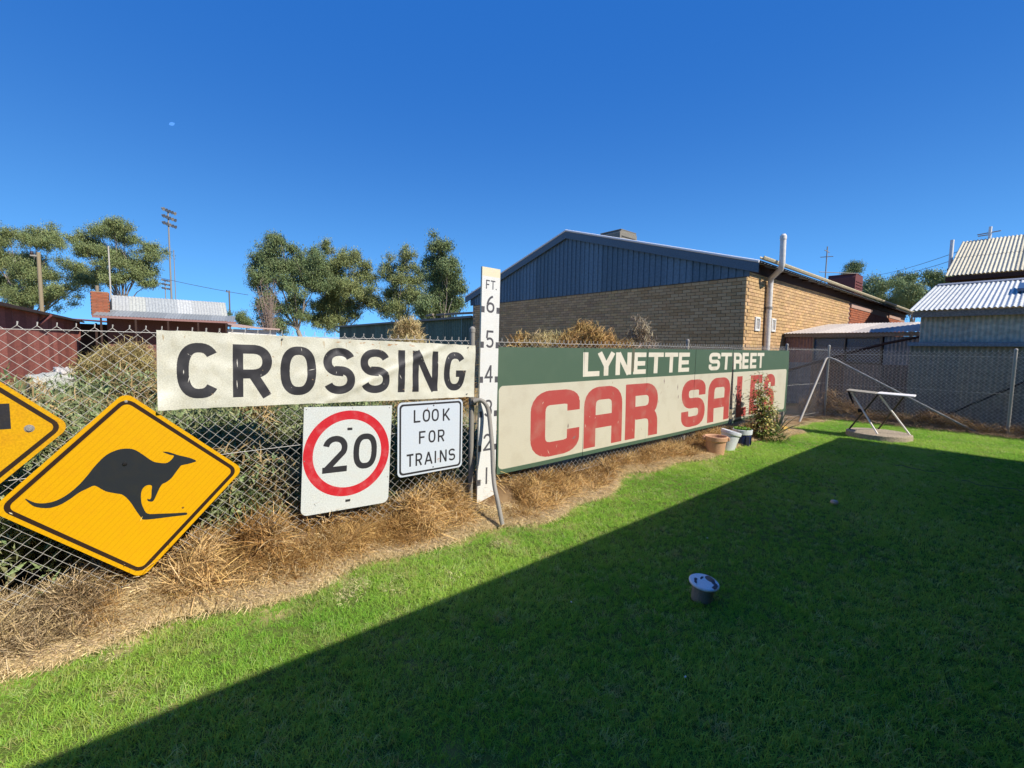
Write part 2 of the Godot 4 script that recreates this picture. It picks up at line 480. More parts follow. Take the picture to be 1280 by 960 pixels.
# ---------------------------------------------------------------- the house behind the camera that throws the long shade
func house_behind():
	var o := thing("house", "weatherboard house with hipped iron roof shading the lawn", "house", Vector3(-2.51, 0, 8.61))
	var w := MB.new()
	w.box(Vector3(-0.05, 1.13, 0), Vector3(18.3, 2.26, 9.5))
	obj("wall", w, mottled(Color(0.36, 0.30, 0.26), Color(0.44, 0.37, 0.32), 0.03, 31, 0.8), o)
	var r := MB.new()
	var hx := 9.6; var hz := 4.97; var y0 := 2.30; var y1 := 4.2
	var A := Vector3(-hx, y0, hz); var B := Vector3(hx, y0, hz); var C := Vector3(hx, y0, -hz); var D := Vector3(-hx, y0, -hz)
	var E := Vector3(-hx + hz, y1, 0); var F := Vector3(hx - hz, y1, 0)
	r.quad(A, B, F, E); r.quad(C, D, E, F); r.tri(B, C, F); r.tri(D, A, E); r.quad(D, C, B, A)
	obj("roof", r, mottled(Color(0.45, 0.46, 0.46), Color(0.55, 0.56, 0.56), 0.03, 32, 0.5, 1.0, 0.2), o)
	var g := MB.new()
	g.box(Vector3(0, y0 - 0.03, -hz - 0.055), Vector3(2 * hx + 0.2, 0.11, 0.1)); g.box(Vector3(hx + 0.055, y0 - 0.03, 0.05), Vector3(0.1, 0.11, 2 * hz))
	obj("gutter", g, plain(Color(0.6, 0.58, 0.52), 0.6), o)

# ---------------------------------------------------------------- corrugated sheet between two corners
func corrugated(mb: MB, a: Vector3, across: Vector3, along: Vector3, out: Vector3, pitch: float, amp: float, steps := 8):
	var w := across.length(); var u := across / w
	var count := maxi(1, int(w / pitch * steps))
	var last: Array = []
	for i in count + 1:
		var t := w * i / count
		var ph := TAU * t / pitch
		var off := out * (amp * sin(ph)); var sl := amp * cos(ph) * TAU / pitch
		var nn := (out - u * sl).normalized()
		var p := a + u * t + off
		var cur := [p, p + along, nn]
		if last.size():
			var q1: Vector3 = last[0]; var q2: Vector3 = last[1]
			if (u.cross(along)).dot(out) > 0: mb.quadn(q1, p, p + along, q2, last[2], nn, nn, last[2])
			else: mb.quadn(p, q1, q2, p + along, nn, last[2], last[2], nn)
		last = cur

func iron_sheets(parent: Node, called: String, a: Vector3, across: Vector3, along: Vector3, out: Vector3, pitch: float, amp: float, sheet_w: float, choices: Array):
	var w := across.length(); var u := across / w
	var k := 0; var t := 0.0
	var cover := maxf(pitch, roundf(sheet_w / pitch) * pitch)
	while t < w - 0.01:
		var ww := minf(cover, w - t)
		var mb := MB.new()
		corrugated(mb, u * 0.0, u * ww, along, out, pitch, amp)
		var o := obj(called, mb, choices[(k * 7 + k / 3) % choices.size()], parent, a + u * t + out * (0.0015 * (k % 2)))
		k += 1; t += ww

# ---------------------------------------------------------------- blond brick hall with the blue iron gable
func brick_mats(cols: Array, sd: int) -> Array:
	var out := []
	for i in cols.size():
		var c: Color = cols[i]
		out.append(mottled(Color(c.r * 0.86, c.g * 0.85, c.b * 0.84), c, 0.09, sd + i, 0.9, 3.0, 0.0, 0.5))
	return out

func brick_hall():
	var o := thing("brick_hall", "long blond brick hall with a blue ribbed iron gable behind the fence", "building", Vector3(9.2, 0, -1.6))
	var L := 11.6      # gable width, towards -z
	var top := 3.41
	var D := 20.0      # along the fence direction
	# wall cores (mortar shows between the bricks)
	var core := MB.new()
	core.box(Vector3(0.14, top / 2, -L / 2), Vector3(0.24, top, L - 0.02))
	obj("wall", core, mats.mortar, o)
	var core2 := MB.new()
	core2.box(Vector3(0.27 + 4.4, 1.78, -0.14), Vector3(8.8, 3.56, 0.24)); 
	obj("wall", core2, mottled(lin(0.36, 0.28, 0.19), lin(0.46, 0.37, 0.26), 0.05, 41, 0.95), o)
	var core3 := MB.new(); core3.box(Vector3(9.08 + 5.4, 1.75, -0.14), Vector3(10.8, 3.5, 0.24))
	obj("wall", core3, mottled(lin(0.24, 0.14, 0.10), lin(0.34, 0.22, 0.16), 0.05, 42, 0.95), o)
	var far_w := MB.new(); far_w.box(Vector3(10, 1.7, -L + 0.12), Vector3(19.4, 3.4, 0.24)); far_w.box(Vector3(19.8, 1.7, -L / 2), Vector3(0.24, 3.4, L - 0.5))
	obj("wall", far_w, mats.mortar, o)
	# blond bricks: the nearest ones of the gable singly, the others joined
	var blond := brick_mats([lin(0.575, 0.37, 0.17), lin(0.61, 0.40, 0.195), lin(0.52, 0.32, 0.14), lin(0.59, 0.37, 0.175), lin(0.64, 0.43, 0.215)], 50)
	var shapes := []
	for w in [0.230, 0.110]:
		var mb := MB.new(); mb.box(Vector3.ZERO, Vector3(0.1, 0.076, w), Basis(), 0.004); shapes.append(mb.mesh())
	var plain_shape := MB.new(); plain_shape.box(Vector3.ZERO, Vector3(0.1, 0.076, 0.230), Basis(), 0.004)
	var cand := []
	var rows := int(top / 0.086)
	for r in rows:
		var z := -0.005 - (0.0 if r % 2 == 0 else 0.12)
		if r % 2 == 1: cand.append([r, -0.055 - 0.005, 1])
		while z > -L + 0.24:
			cand.append([r, z - 0.115, 0]); z -= 0.24
	cand.sort_custom(func(p, q): return absf(p[1]) + (0 if p[0] > 16 else 100) < absf(q[1]) + (0 if q[0] > 16 else 100))
	var r2 := RandomNumberGenerator.new(); r2.seed = 5
	var rest := []
	for i in cand.size():
		var k = cand[i]
		var at := Vector3(0.05 - 0.008 + r2.randf() * 0.002, 0.043 + k[0] * 0.086, k[1])
		if i < 300:
			obj("brick", shapes[k[2]], blond[r2.randi() % 5], o, at)
		elif k[2] == 0: rest.append(Transform3D(Basis(), o.position + at))
	var rb := scatter("brickwork", shapes[0], blond[0], [], [], o); rb.multimesh = multi(shapes[0], rest, o.position); rb.material_override = blond_mix(blond)
	# the sunlit side
	var side := []; var red := []
	var turn := Basis(Vector3.UP, PI / 2)
	for r in 41:
		var x := 0.01 + (0.0 if r % 2 == 0 else 0.12)
		while x < 19.7:
			var at2 := Vector3(x + 0.115, 0.043 + r * 0.086, -0.05 + 0.008 - r2.randf() * 0.002)
			if x < 8.95 and x > 0.0: side.append(Transform3D(turn, at2))
			elif x > 9.2 and r < 38: red.append(Transform3D(turn, at2))
			x += 0.24
	var s1 := scatter("side_brickwork", shapes[0], blond_mix(blond), [], [], o); s1.multimesh = multi(shapes[0], side, Vector3.ZERO)
	var s2 := scatter("red_brickwork", shapes[0], vcol(0.9, 0.2), [], [], o); s2.multimesh = multi(shapes[0], red, Vector3.ZERO, lin(0, 0, 0), true)
	var lint := MB.new()
	lint.box(Vector3(10.9, 3.36, 0.0), Vector3(3.2, 0.16, 0.06)); lint.box(Vector3(17.2, 3.36, 0.0), Vector3(2.6, 0.16, 0.06))
	obj("lintel", lint, mottled(Color(0.62, 0.50, 0.45), Color(0.72, 0.60, 0.54), 0.04, 58, 0.9), o)
	# blue gable cladding in ribbed sheets
	var blue := [mottled(Color(0.31, 0.40, 0.45), Color(0.355, 0.445, 0.50), 0.02, 60, 0.5, 1.0), mottled(Color(0.345, 0.435, 0.485), Color(0.39, 0.48, 0.535), 0.02, 61, 0.45, 1.0), mottled(Color(0.29, 0.38, 0.425), Color(0.335, 0.425, 0.475), 0.02, 62, 0.5, 1.0)]
	var ridge := -6.0; var slope := 0.2985; var rh := 5.32
	var z0 := 0.06
	var idx := 0
	while z0 > -L - 0.08:
		var mb2 := MB.new()
		var ww := minf(0.76, z0 + L + 0.1)
		var prof := []   # (distance along -z, outward)
		var ribs := 4
		for k in ribs:
			var b0 := ww * k / ribs
			prof.append_array([Vector2(b0, 0), Vector2(b0 + ww * 0.17, 0), Vector2(b0 + ww * 0.185, 0.028), Vector2(b0 + ww * 0.235, 0.028)])
		prof.append(Vector2(ww, 0))
		for k in prof.size() - 1:
			var p: Vector2 = prof[k]; var q: Vector2 = prof[k + 1]
			var za := z0 - p.x; var zb := z0 - q.x
			var ya := rh - absf(za - ridge) * slope + 0.1; var yb := rh - absf(zb - ridge) * slope + 0.1
			mb2.quad(Vector3(-p.y, top - 0.04, za), Vector3(-p.y, ya, za), Vector3(-q.y, yb, zb), Vector3(-q.y, top - 0.04, zb))
		obj("cladding_sheet", mb2, blue[(idx * 5 + idx / 4) % 3], o, Vector3(-0.02 - 0.002 * (idx % 2), 0, 0))
		z0 -= ww; idx += 1
	# roof: two iron slopes, barge boards, caps
	var roofm := mottled(Color(0.40, 0.43, 0.46), Color(0.52, 0.55, 0.58), 0.03, 65, 0.5, 1.0, 0.2)
	for s in [1.0, -1.0]:
		var mb3 := MB.new()
		var ze := 0.30 if s > 0 else -L - 0.40
		var ye: float = rh + 0.24 - absf(ze - ridge) * slope
		var a := Vector3(-0.13, ye, ze); var up := Vector3(0, rh + 0.24 - ye, ridge - ze)
		var nn := up.cross(Vector3(1, 0, 0)).normalized(); nn = nn if nn.y > 0 else -nn
		corrugated(mb3, a, Vector3(D + 0.3, 0, 0), up, nn, 0.2, 0.012, 6)
		corrugated(mb3, a - nn * 0.035, Vector3(D + 0.3, 0, 0), up, -nn, 0.2, 0.0, 1)
		obj("roof", mb3, roofm, o)
		var bb := MB.new()
		var q0 := Vector3(-0.125, ye - 0.03, ze); var q1 := Vector3(-0.125, rh + 0.21, ridge)
		var dn := Vector3(0, -0.235, 0)
		var th := Vector3(0.03, 0, 0)
		for face in [[q0 + dn, q1 + dn, q1, q0, -1], [q0 + dn + th, q1 + dn + th, q1 + th, q0 + th, 1], [q0 + dn, q1 + dn, q1 + dn + th, q0 + dn + th, 1]]:
			bb.quad(face[0], face[1], face[2], face[3])
		obj("barge_board", bb, mottled(Color(0.29, 0.36, 0.40), Color(0.34, 0.41, 0.455), 0.03, 66, 0.55), o)
		var cap := MB.new()
		cap.tube([q0 + Vector3(0.01, 0.03, 0), q1 + Vector3(0.01, 0.03, 0)], 0.034, 10)
		obj("barge_cap", cap, plain(Color(0.86, 0.87, 0.88), 0.5), o)
	# eave on the sunny side: fascia, gutter, rafter ends
	var ev := MB.new()
	ev.box(Vector3(9.9, 3.60, 0.02), Vector3(19.7, 0.22, 0.03))
	obj("fascia", ev, mats.brown_timber, o)
	var sof := MB.new(); sof.box(Vector3(9.9, 3.735, 0.12), Vector3(19.7, 0.012, 0.24)); obj("soffit", sof, mats.brown_timber, o)
	for k in 24:
		var rf := MB.new(); rf.box(Vector3(0.5 + k * 0.82, 3.69, 0.11), Vector3(0.05, 0.075, 0.17)); obj("rafter_end", rf, mats.brown_timber, o)
	var gut := MB.new()
	var gp := [Vector2(0.245, 3.82), Vector2(0.25, 3.765), Vector2(0.325, 3.76), Vector2(0.35, 3.80), Vector2(0.35, 3.825), Vector2(0.338, 3.825), Vector2(0.315, 3.775), Vector2(0.262, 3.778), Vector2(0.258, 3.82)]
	for k in gp.size() - 1:
		var p: Vector2 = gp[k]; var q: Vector2 = gp[k + 1]
		gut.quad(Vector3(0.06, p.y, p.x), Vector3(19.8, p.y, p.x), Vector3(19.8, q.y, q.x), Vector3(0.06, q.y, q.x))
	obj("gutter", gut, mottled(Color(0.72, 0.66, 0.52), Color(0.82, 0.77, 0.64), 0.02, 67, 0.55), o)
	# vents
	for at3 in [Vector3(0.72, 2.24, 0.0), Vector3(1.78, 2.26, 0.0)]:
		var vt := MB.new()
		for b in [[-0.125, 0, 0.05, 0.36], [0.125, 0, 0.05, 0.36], [0, 0.155, 0.2, 0.05], [0, -0.155, 0.2, 0.05]]: vt.box(at3 + Vector3(b[0], b[1], 0.015), Vector3(b[2], b[3], 0.05), Basis(), 0.006)
		var vent := obj("vent", vt, mats.white_paint, o)
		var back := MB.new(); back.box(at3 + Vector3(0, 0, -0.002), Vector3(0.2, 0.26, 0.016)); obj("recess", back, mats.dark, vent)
		for s in [-0.05, 0.0, 0.05]:
			var lv := MB.new(); lv.box(at3 + Vector3(s, 0, 0.012), Vector3(0.018, 0.26, 0.03)); obj("louvre", lv, mats.white_paint, vent)
	# vent pipe
	var vp := MB.new()
	vp.tube([Vector3(1.30, 0.1, 0.1), Vector3(1.22, 1.6, 0.1), Vector3(1.19, 3.30, 0.1), Vector3(1.16, 3.44, 0.12), Vector3(0.92, 3.60, 0.42), Vector3(0.88, 3.74, 0.46), Vector3(0.86, 4.2, 0.46), Vector3(0.85, 4.36, 0.46)], 0.069, 14)
	var pipe := obj("vent_pipe", vp, mottled(Color(0.80, 0.77, 0.72), Color(0.88, 0.86, 0.82), 0.02, 68, 0.5), o)
	var cp := MB.new(); cp.lathe([Vector2(0.0, 0.13), Vector2(0.045, 0.12), Vector2(0.074, 0.08), Vector2(0.077, 0.0), Vector2(0.071, -0.02)], 14, Transform3D(Basis(), Vector3(0.85, 4.33, 0.46)))
	obj("cap", cp, pipe.material_override, pipe)
	for y in [2.68, 0.9]:
		var cl := MB.new(); cl.lathe([Vector2(0.078, -0.03), Vector2(0.084, -0.03), Vector2(0.084, 0.03), Vector2(0.078, 0.03)], 14, Transform3D(Basis(), Vector3(1.205, y, 0.1))); obj("clamp", cl, mats.galv, pipe)
	# coolers and antenna on the roof
	cooler("roof_cooler", "grey box cooler on the roof of the brick hall", Vector3(11.2, 5.08, -7.0), Vector3(1.0, 0.62, 0.9), mottled(Color(0.42, 0.41, 0.37), Color(0.52, 0.50, 0.45), 0.03, 70, 0.7))
	cooler("roof_cooler", "rusty red box cooler on the roof over the red brick", Vector3(24.2, 4.25, -3.2), Vector3(1.35, 1.02, 1.1), mottled(Color(0.36, 0.16, 0.13), Color(0.46, 0.22, 0.18), 0.03, 71, 0.7))
	var an := thing("television_antenna", "thin television antenna mast on the brick hall roof", "antenna", Vector3(32.5, 5.1, -6.3))
	var mast := MB.new(); mast.tube([Vector3(0, 0, 0), Vector3(0, 3.4, 0)], 0.035, 6); obj("mast", mast, mats.galv, an)
	for k in [[3.1, 0.5, 0.0], [2.75, 0.35, 1.2], [1.75, 2.6, 0.5], [1.2, 0.9, 1.3], [0.5, 0.7, 0.3]]:
		var bm := MB.new(); var dv = Vector3(cos(k[2]), 0, sin(k[2])) * k[1]
		bm.tube([Vector3(0, k[0], 0) - dv * (0.2 if k[1] > 2 else 1.0), Vector3(0, k[0] + (0.05 if k[1] > 2 else 0.0), 0) + dv], 0.025, 5); obj("element", bm, mats.galv, an)

func multi(mesh: Mesh, xf: Array, shift: Vector3, tint := Color.WHITE, use_red := false) -> MultiMesh:
	var mm := MultiMesh.new(); mm.transform_format = MultiMesh.TRANSFORM_3D; mm.use_colors = true; mm.mesh = mesh; mm.instance_count = xf.size()
	var r := RandomNumberGenerator.new(); r.seed = 77
	for i in xf.size():
		var t: Transform3D = xf[i]; t.origin -= shift
		mm.set_instance_transform(i, t)
		var k := r.randf_range(0.8, 1.16)
		if use_red: mm.set_instance_color(i, Color(0.34 * k, 0.115 * k, 0.06 * k).lerp(Color(0.28, 0.13, 0.09), r.randf() * 0.5))
		else: mm.set_instance_color(i, Color(k, k * r.randf_range(0.96, 1.02), k * r.randf_range(0.9, 1.04)))
	return mm

func blond_mix(b: Array) -> StandardMaterial3D:
	if not mats.has("blond_mix"):
		var m: StandardMaterial3D = b[1].duplicate(); m.vertex_color_use_as_albedo = true; mats.blond_mix = m
	return mats.blond_mix

func cooler(called: String, label: String, at: Vector3, size: Vector3, m: Material):
	var o := thing(called, label, "air cooler", at)
	var b := MB.new()
	var t := 0.86
	var h := size / 2
	var pr := PackedVector2Array([Vector2(-h.x, 0), Vector2(h.x, 0), Vector2(h.x, size.y * 0.85), Vector2(h.x * t, size.y), Vector2(-h.x * t, size.y), Vector2(-h.x, size.y * 0.85)])
	b.prism(pr, -h.z, h.z); obj("casing", b, m, o)
	for k in 5:
		var l := MB.new(); l.box(Vector3(0, size.y * (0.15 + 0.13 * k), h.z + 0.012), Vector3(size.x * 0.8, 0.02, 0.03), Basis(Vector3.RIGHT, 0.5)); obj("louvre", l, m, o)
	var lid := MB.new(); lid.box(Vector3(0, size.y + 0.012, 0), Vector3(size.x * 0.92, 0.03, size.z * 1.02), Basis(), 0.01); obj("lid", lid, m, o)

# ---------------------------------------------------------------- lean-to between the hall and the shed
func iron_mats(cols: Array, sd: int, rough := 0.6, metal := 0.15) -> Array:
	var out := []
	for i in cols.size():
		var c: Color = cols[i]; out.append(mottled(Color(c.r * 0.84, c.g * 0.84, c.b * 0.84), c, 0.025, sd + i, rough, 0.8, metal))
	return out

func lean_to():
	var o := thing("lean_to", "low iron lean-to with a boarded window between hall and shed", "shed", Vector3(11.9, 0, 0))
	var roofs := iron_mats([Color(0.74, 0.70, 0.66), Color(0.80, 0.76, 0.71), Color(0.70, 0.67, 0.64)], 80, 0.6, 0.1)
	var rise_v := Vector3(4.1, 0.46, 0.0)
	var nn := Vector3(-0.46, 4.1, 0).normalized()
	iron_sheets(o, "roof_sheet", Vector3(-0.2, 2.06, -1.57), Vector3(0, 0, 3.02), rise_v, nn, 0.076, 0.009, 0.76, roofs)
	var fas := MB.new(); fas.box(Vector3(-0.09, 2.012, -0.08), Vector3(0.03, 0.10, 2.95)); obj("fascia", fas, mottled(Color(0.5, 0.45, 0.42), Color(0.6, 0.55, 0.5), 0.03, 84, 0.8), o)
	var pinkish := iron_mats([Color(0.60, 0.47, 0.43), Color(0.65, 0.52, 0.48)], 86, 0.7, 0.05)
	var grey := iron_mats([Color(0.56, 0.58, 0.60), Color(0.62, 0.64, 0.65), Color(0.52, 0.55, 0.58)], 89, 0.6, 0.2)
	var brownish := iron_mats([Color(0.55, 0.48, 0.42), Color(0.60, 0.55, 0.50), Color(0.50, 0.46, 0.43)], 93, 0.75, 0.05)
	var out := Vector3(-1, 0, 0)
	iron_sheets(o, "wall_sheet", Vector3(0, 1.26, -1.56), Vector3(0, 0, 0.68), Vector3(0, 0.70, 0), out, 0.076, 0.008, 0.76, pinkish)
	iron_sheets(o, "wall_sheet", Vector3(0, 1.26, 0.66), Vector3(0, 0, 0.80), Vector3(0, 0.70, 0), out, 0.076, 0.008, 0.76, grey)
	iron_sheets(o, "wall_sheet", Vector3(-0.01, 0, -1.56), Vector3(0, 0, 0.68), Vector3(0, 1.26, 0), out, 0.076, 0.008, 0.68, grey)
	iron_sheets(o, "wall_sheet", Vector3(-0.01, 0, -0.88), Vector3(0, 0, 2.34), Vector3(0, 1.26, 0), out, 0.076, 0.008, 0.78, brownish)
	var back := MB.new(); back.box(Vector3(1.5, 1.0, -0.1), Vector3(0.05, 2.0, 2.8)); back.box(Vector3(0.8, 0.02, -0.1), Vector3(1.5, 0.03, 2.8)); obj("inner_wall", back, mats.brown_timber, o)
	# window
	var fr := MB.new()
	var wz := -0.12; var ww := 1.50
	for b in [[1.95, wz, 0.05, ww], [1.295, wz, 0.05, ww]]: fr.box(Vector3(-0.02, b[0], b[1]), Vector3(0.07, b[2], b[3]), Basis(), 0.004)
	for zz in [wz - ww / 2 + 0.02, wz + ww / 2 - 0.02, wz - 0.02]: fr.box(Vector3(-0.018, 1.62, zz), Vector3(0.066, 0.605, 0.04 if zz != wz - 0.02 else 0.025), Basis(), 0.004)
	var win := obj("window", fr, mottled(Color(0.42, 0.38, 0.33), Color(0.52, 0.48, 0.42), 0.03, 98, 0.8), o)
	var glass := plain(Color(0.75, 0.78, 0.8, 0.15), 0.2, 0.0, 0.2); glass.transparency = BaseMaterial3D.TRANSPARENCY_ALPHA
	for zz in [wz - 0.385, wz + 0.365]:
		var gl := MB.new(); gl.box(Vector3(0.0, 1.62, zz), Vector3(0.005, 0.60, 0.69)); obj("pane", gl, glass, win)
	for k in 4:
		var bd := MB.new(); bd.box(Vector3(0.10, 1.30 + 0.115 * k, wz + 0.01 * k), Vector3(0.02, 0.105, 1.44), Basis(), 0.004); obj("board", bd, mottled(Color(0.38, 0.30, 0.22), Color(0.50, 0.42, 0.32), 0.04, 100 + k, 0.85), win)
	# leaning pole
	var p := thing("timber_pole", "weathered dark pole leaning across the lean-to wall", "pole", Vector3(11.6, 0, 0))
	var pm := MB.new(); pm.tube([Vector3(0, 0.95, -1.55), Vector3(-0.02, 1.56, 0.1), Vector3(-0.05, 1.78, 0.75), Vector3(0.0, 1.95, 1.4)], [0.03, 0.032, 0.034, 0.03], 7)
	pm.tube([Vector3(0.12, 0.0, -1.50), Vector3(0, 0.95, -1.55)], 0.03, 6)
	obj("shaft", pm, mats.brown_timber, p)

# ---------------------------------------------------------------- grey iron shed at the right, two roofs
func iron_shed():
	var o := thing("iron_shed", "grey corrugated iron shed with pale corrugated roof behind the far fence", "shed", Vector3(10.2, 0, 0))
	var Z1 := 9.0
	var roofs := iron_mats([Color(0.80, 0.81, 0.79), Color(0.84, 0.85, 0.83), Color(0.81, 0.82, 0.80)], 110, 0.5, 0.15)
	var up := Vector3(3.2, 0.845, 0); var nn := Vector3(-0.845, 3.2, 0).normalized()
	iron_sheets(o, "roof_sheet", Vector3(-0.25, 2.425, 1.36), Vector3(0, 0, Z1 - 1.36), up, nn, 0.076, 0.012, 0.76, roofs)
	var back := MB.new(); back.quad(Vector3(2.95, 3.25, Z1), Vector3(5.6, 2.6, Z1), Vector3(5.6, 2.6, 1.36), Vector3(2.95, 3.25, 1.36)); obj("rear_roof", back, roofs[0], o)
	var ridge := MB.new(); ridge.box(Vector3(2.95, 3.285, (Z1 + 1.40) / 2), Vector3(0.22, 0.02, Z1 - 1.40), Basis(Vector3.BACK, 0.26)); obj("flashing", ridge, plain(Color(0.55, 0.56, 0.58), 0.5, 0.2), o)
	var fas := MB.new(); fas.box(Vector3(-0.17, 2.345, (Z1 + 1.42) / 2), Vector3(0.03, 0.12, Z1 - 1.42)); obj("fascia", fas, mottled(Color(0.44, 0.40, 0.38), Color(0.54, 0.50, 0.47), 0.03, 114, 0.8), o)
	var grey := iron_mats([Color(0.69, 0.67, 0.61), Color(0.74, 0.72, 0.65), Color(0.66, 0.65, 0.60)], 116, 0.6, 0.2)
	var low := iron_mats([Color(0.53, 0.52, 0.47), Color(0.58, 0.55, 0.48), Color(0.50, 0.51, 0.47)], 120, 0.65, 0.15)
	iron_sheets(o, "wall_sheet", Vector3(0, 1.70, 1.53), Vector3(0, 0, Z1 - 1.53), Vector3(0, 0.66, 0), Vector3(-1, 0, 0), 0.076, 0.008, 0.76, grey)
	iron_sheets(o, "wall_sheet", Vector3(-0.02, 0, 1.40), Vector3(0, 0, Z1 - 1.40), Vector3(0, 1.70, 0), Vector3(-1, 0, 0), 0.076, 0.008, 0.76, low)
	var ledge := MB.new(); ledge.box(Vector3(-0.09, 1.735, (Z1 + 1.37) / 2), Vector3(0.12, 0.085, Z1 - 1.37), Basis(), 0.006); obj("ledge_beam", ledge, mottled(Color(0.38, 0.42, 0.46), Color(0.46, 0.50, 0.54), 0.03, 124, 0.7), o)
	var sw := MB.new(); sw.box(Vector3(2.75, 1.25, 1.55), Vector3(5.4, 2.5, 0.03)); sw.prism(PackedVector2Array([Vector2(0.05, 2.38), Vector2(5.4, 2.5), Vector2(2.9, 3.18)]), 1.535, 1.565); obj("side_wall", sw, grey[0], o)
	# skylight
	var sl := MB.new(); sl.box(Vector3(1.45, 2.95, 2.98), Vector3(0.75, 0.07, 0.34), Basis(Vector3.BACK, 0.258), 0.01); obj("skylight", sl, plain(Color(0.28, 0.36, 0.46), 0.3), o)
	# higher shed further back
	var h := thing("tall_shed", "tall shed with a cream corrugated roof rising behind the grey shed", "shed", Vector3(20.0, 0, 0))
	var cream := iron_mats([Color(0.79, 0.76, 0.66), Color(0.83, 0.80, 0.70), Color(0.76, 0.73, 0.63)], 126, 0.7, 0.0)
	var n2 := Vector3(-1.82, 4.0, 0).normalized()
	iron_sheets(h, "roof_sheet", Vector3(-0.1, 4.36, 0.78), Vector3(0, 0, 11.0), Vector3(2.05, 0.933, 0), n2, 0.105, 0.018, 0.84, cream)
	iron_sheets(h, "roof_sheet", Vector3(1.9, 5.262 + 0.02, 0.78), Vector3(0, 0, 11.0), Vector3(2.1, 0.955, 0), n2, 0.105, 0.018, 0.84, cream)
	var rr := MB.new(); rr.quad(Vector3(4.0, 6.22, 11.7), Vector3(8.1, 4.36, 11.7), Vector3(8.1, 4.36, 0.78), Vector3(4.0, 6.22, 0.78)); obj("rear_roof", rr, cream[0], h)
	var tw := MB.new()
	tw.box(Vector3(0.35, 2.1, 6.4), Vector3(0.08, 4.2, 11.0)); tw.box(Vector3(4.0, 2.1, 0.98), Vector3(7.3, 4.2, 0.08)); tw.prism(PackedVector2Array([Vector2(0.1, 4.2), Vector2(7.9, 4.2), Vector2(4.0, 6.05)]), 0.94, 1.02)
	obj("wall", tw, mottled(Color(0.24, 0.22, 0.20), Color(0.32, 0.29, 0.26), 0.03, 130, 0.85), h)
	var ef := MB.new(); ef.box(Vector3(-0.08, 4.25, 6.3), Vector3(0.03, 0.14, 11.0)); ef.box(Vector3(0.12, 4.2, 6.3), Vector3(0.4, 0.02, 11.0)); obj("eave", ef, mats.brown_timber, h)
	var fl := thing("roof_flue", "slim white flue pipe at the edge of the cream roof", "flue", Vector3(22.2, 5.0, 0.66))
	var fm := MB.new(); fm.tube([Vector3(0.2, 0.15, 0), Vector3(-0.2, 0.99, 0)], 0.06, 8); fm = MB.new(); fm.tube([Vector3(0, -0.1, 0), Vector3(0, 1.03, 0)], 0.06, 10); obj("pipe", fm, mats.white_paint, fl)
	var fb := MB.new(); fb.box(Vector3(0, -0.12, 0.05), Vector3(0.2, 0.1, 0.25), Basis(), 0.01); obj("collar", fb, mats.galv, fl)
	var ra := thing("roof_antenna", "flat grey antenna on the ridge of the cream roof", "antenna", Vector3(24.0, 6.2, 1.55))
	var am := MB.new(); am.tube([Vector3(0, 0, 0), Vector3(0, 0.5, 0)], 0.05, 6); obj("mast", am, mats.white_paint, ra)
	var ab := MB.new(); ab.tube([Vector3(0.1, 0.26, -0.36), Vector3(-0.05, 0.28, 0.30)], 0.022, 6); ab.tube([Vector3(0.12, 0.2, -0.34), Vector3(0.05, 0.2, 0.05)], 0.022, 6); obj("boom", ab, mats.galv, ra)
	var bp := thing("black_pipe", "black pipe leaning on the shed wall behind the far fence", "pipe", Vector3(10.0, 0, 0))
	var bm := MB.new(); bm.tube([Vector3(0, 0.18, 1.7), Vector3(0, 0.33, 2.08), Vector3(0.02, 1.05, 3.05), Vector3(0.05, 1.6, 3.9)], 0.02, 7); obj("shaft", bm, plain(Color(0.08, 0.08, 0.09), 0.6), bp)
	# wires
	for k in 2:
		var w := MB.new(); var P0 := Vector3(72, 11.6 + k * 0.5, -14.5); var P1 := Vector3(29.0, 6.4 + k * 0.35, 0.4)
		var pts := []
		for i in 13:
			var t := i / 12.0; pts.append(P0.lerp(P1, t) - Vector3(0, 1.2 * 4 * t * (1 - t) * 0.45, 0))
		w.tube(pts, 0.014, 4); tag(obj("power_line", w, plain(Color(0.3, 0.33, 0.38), 0.8)), ["lower power line crossing the sky beside the cream roof", "upper power line crossing the sky beside the cream roof"][k], "power line")

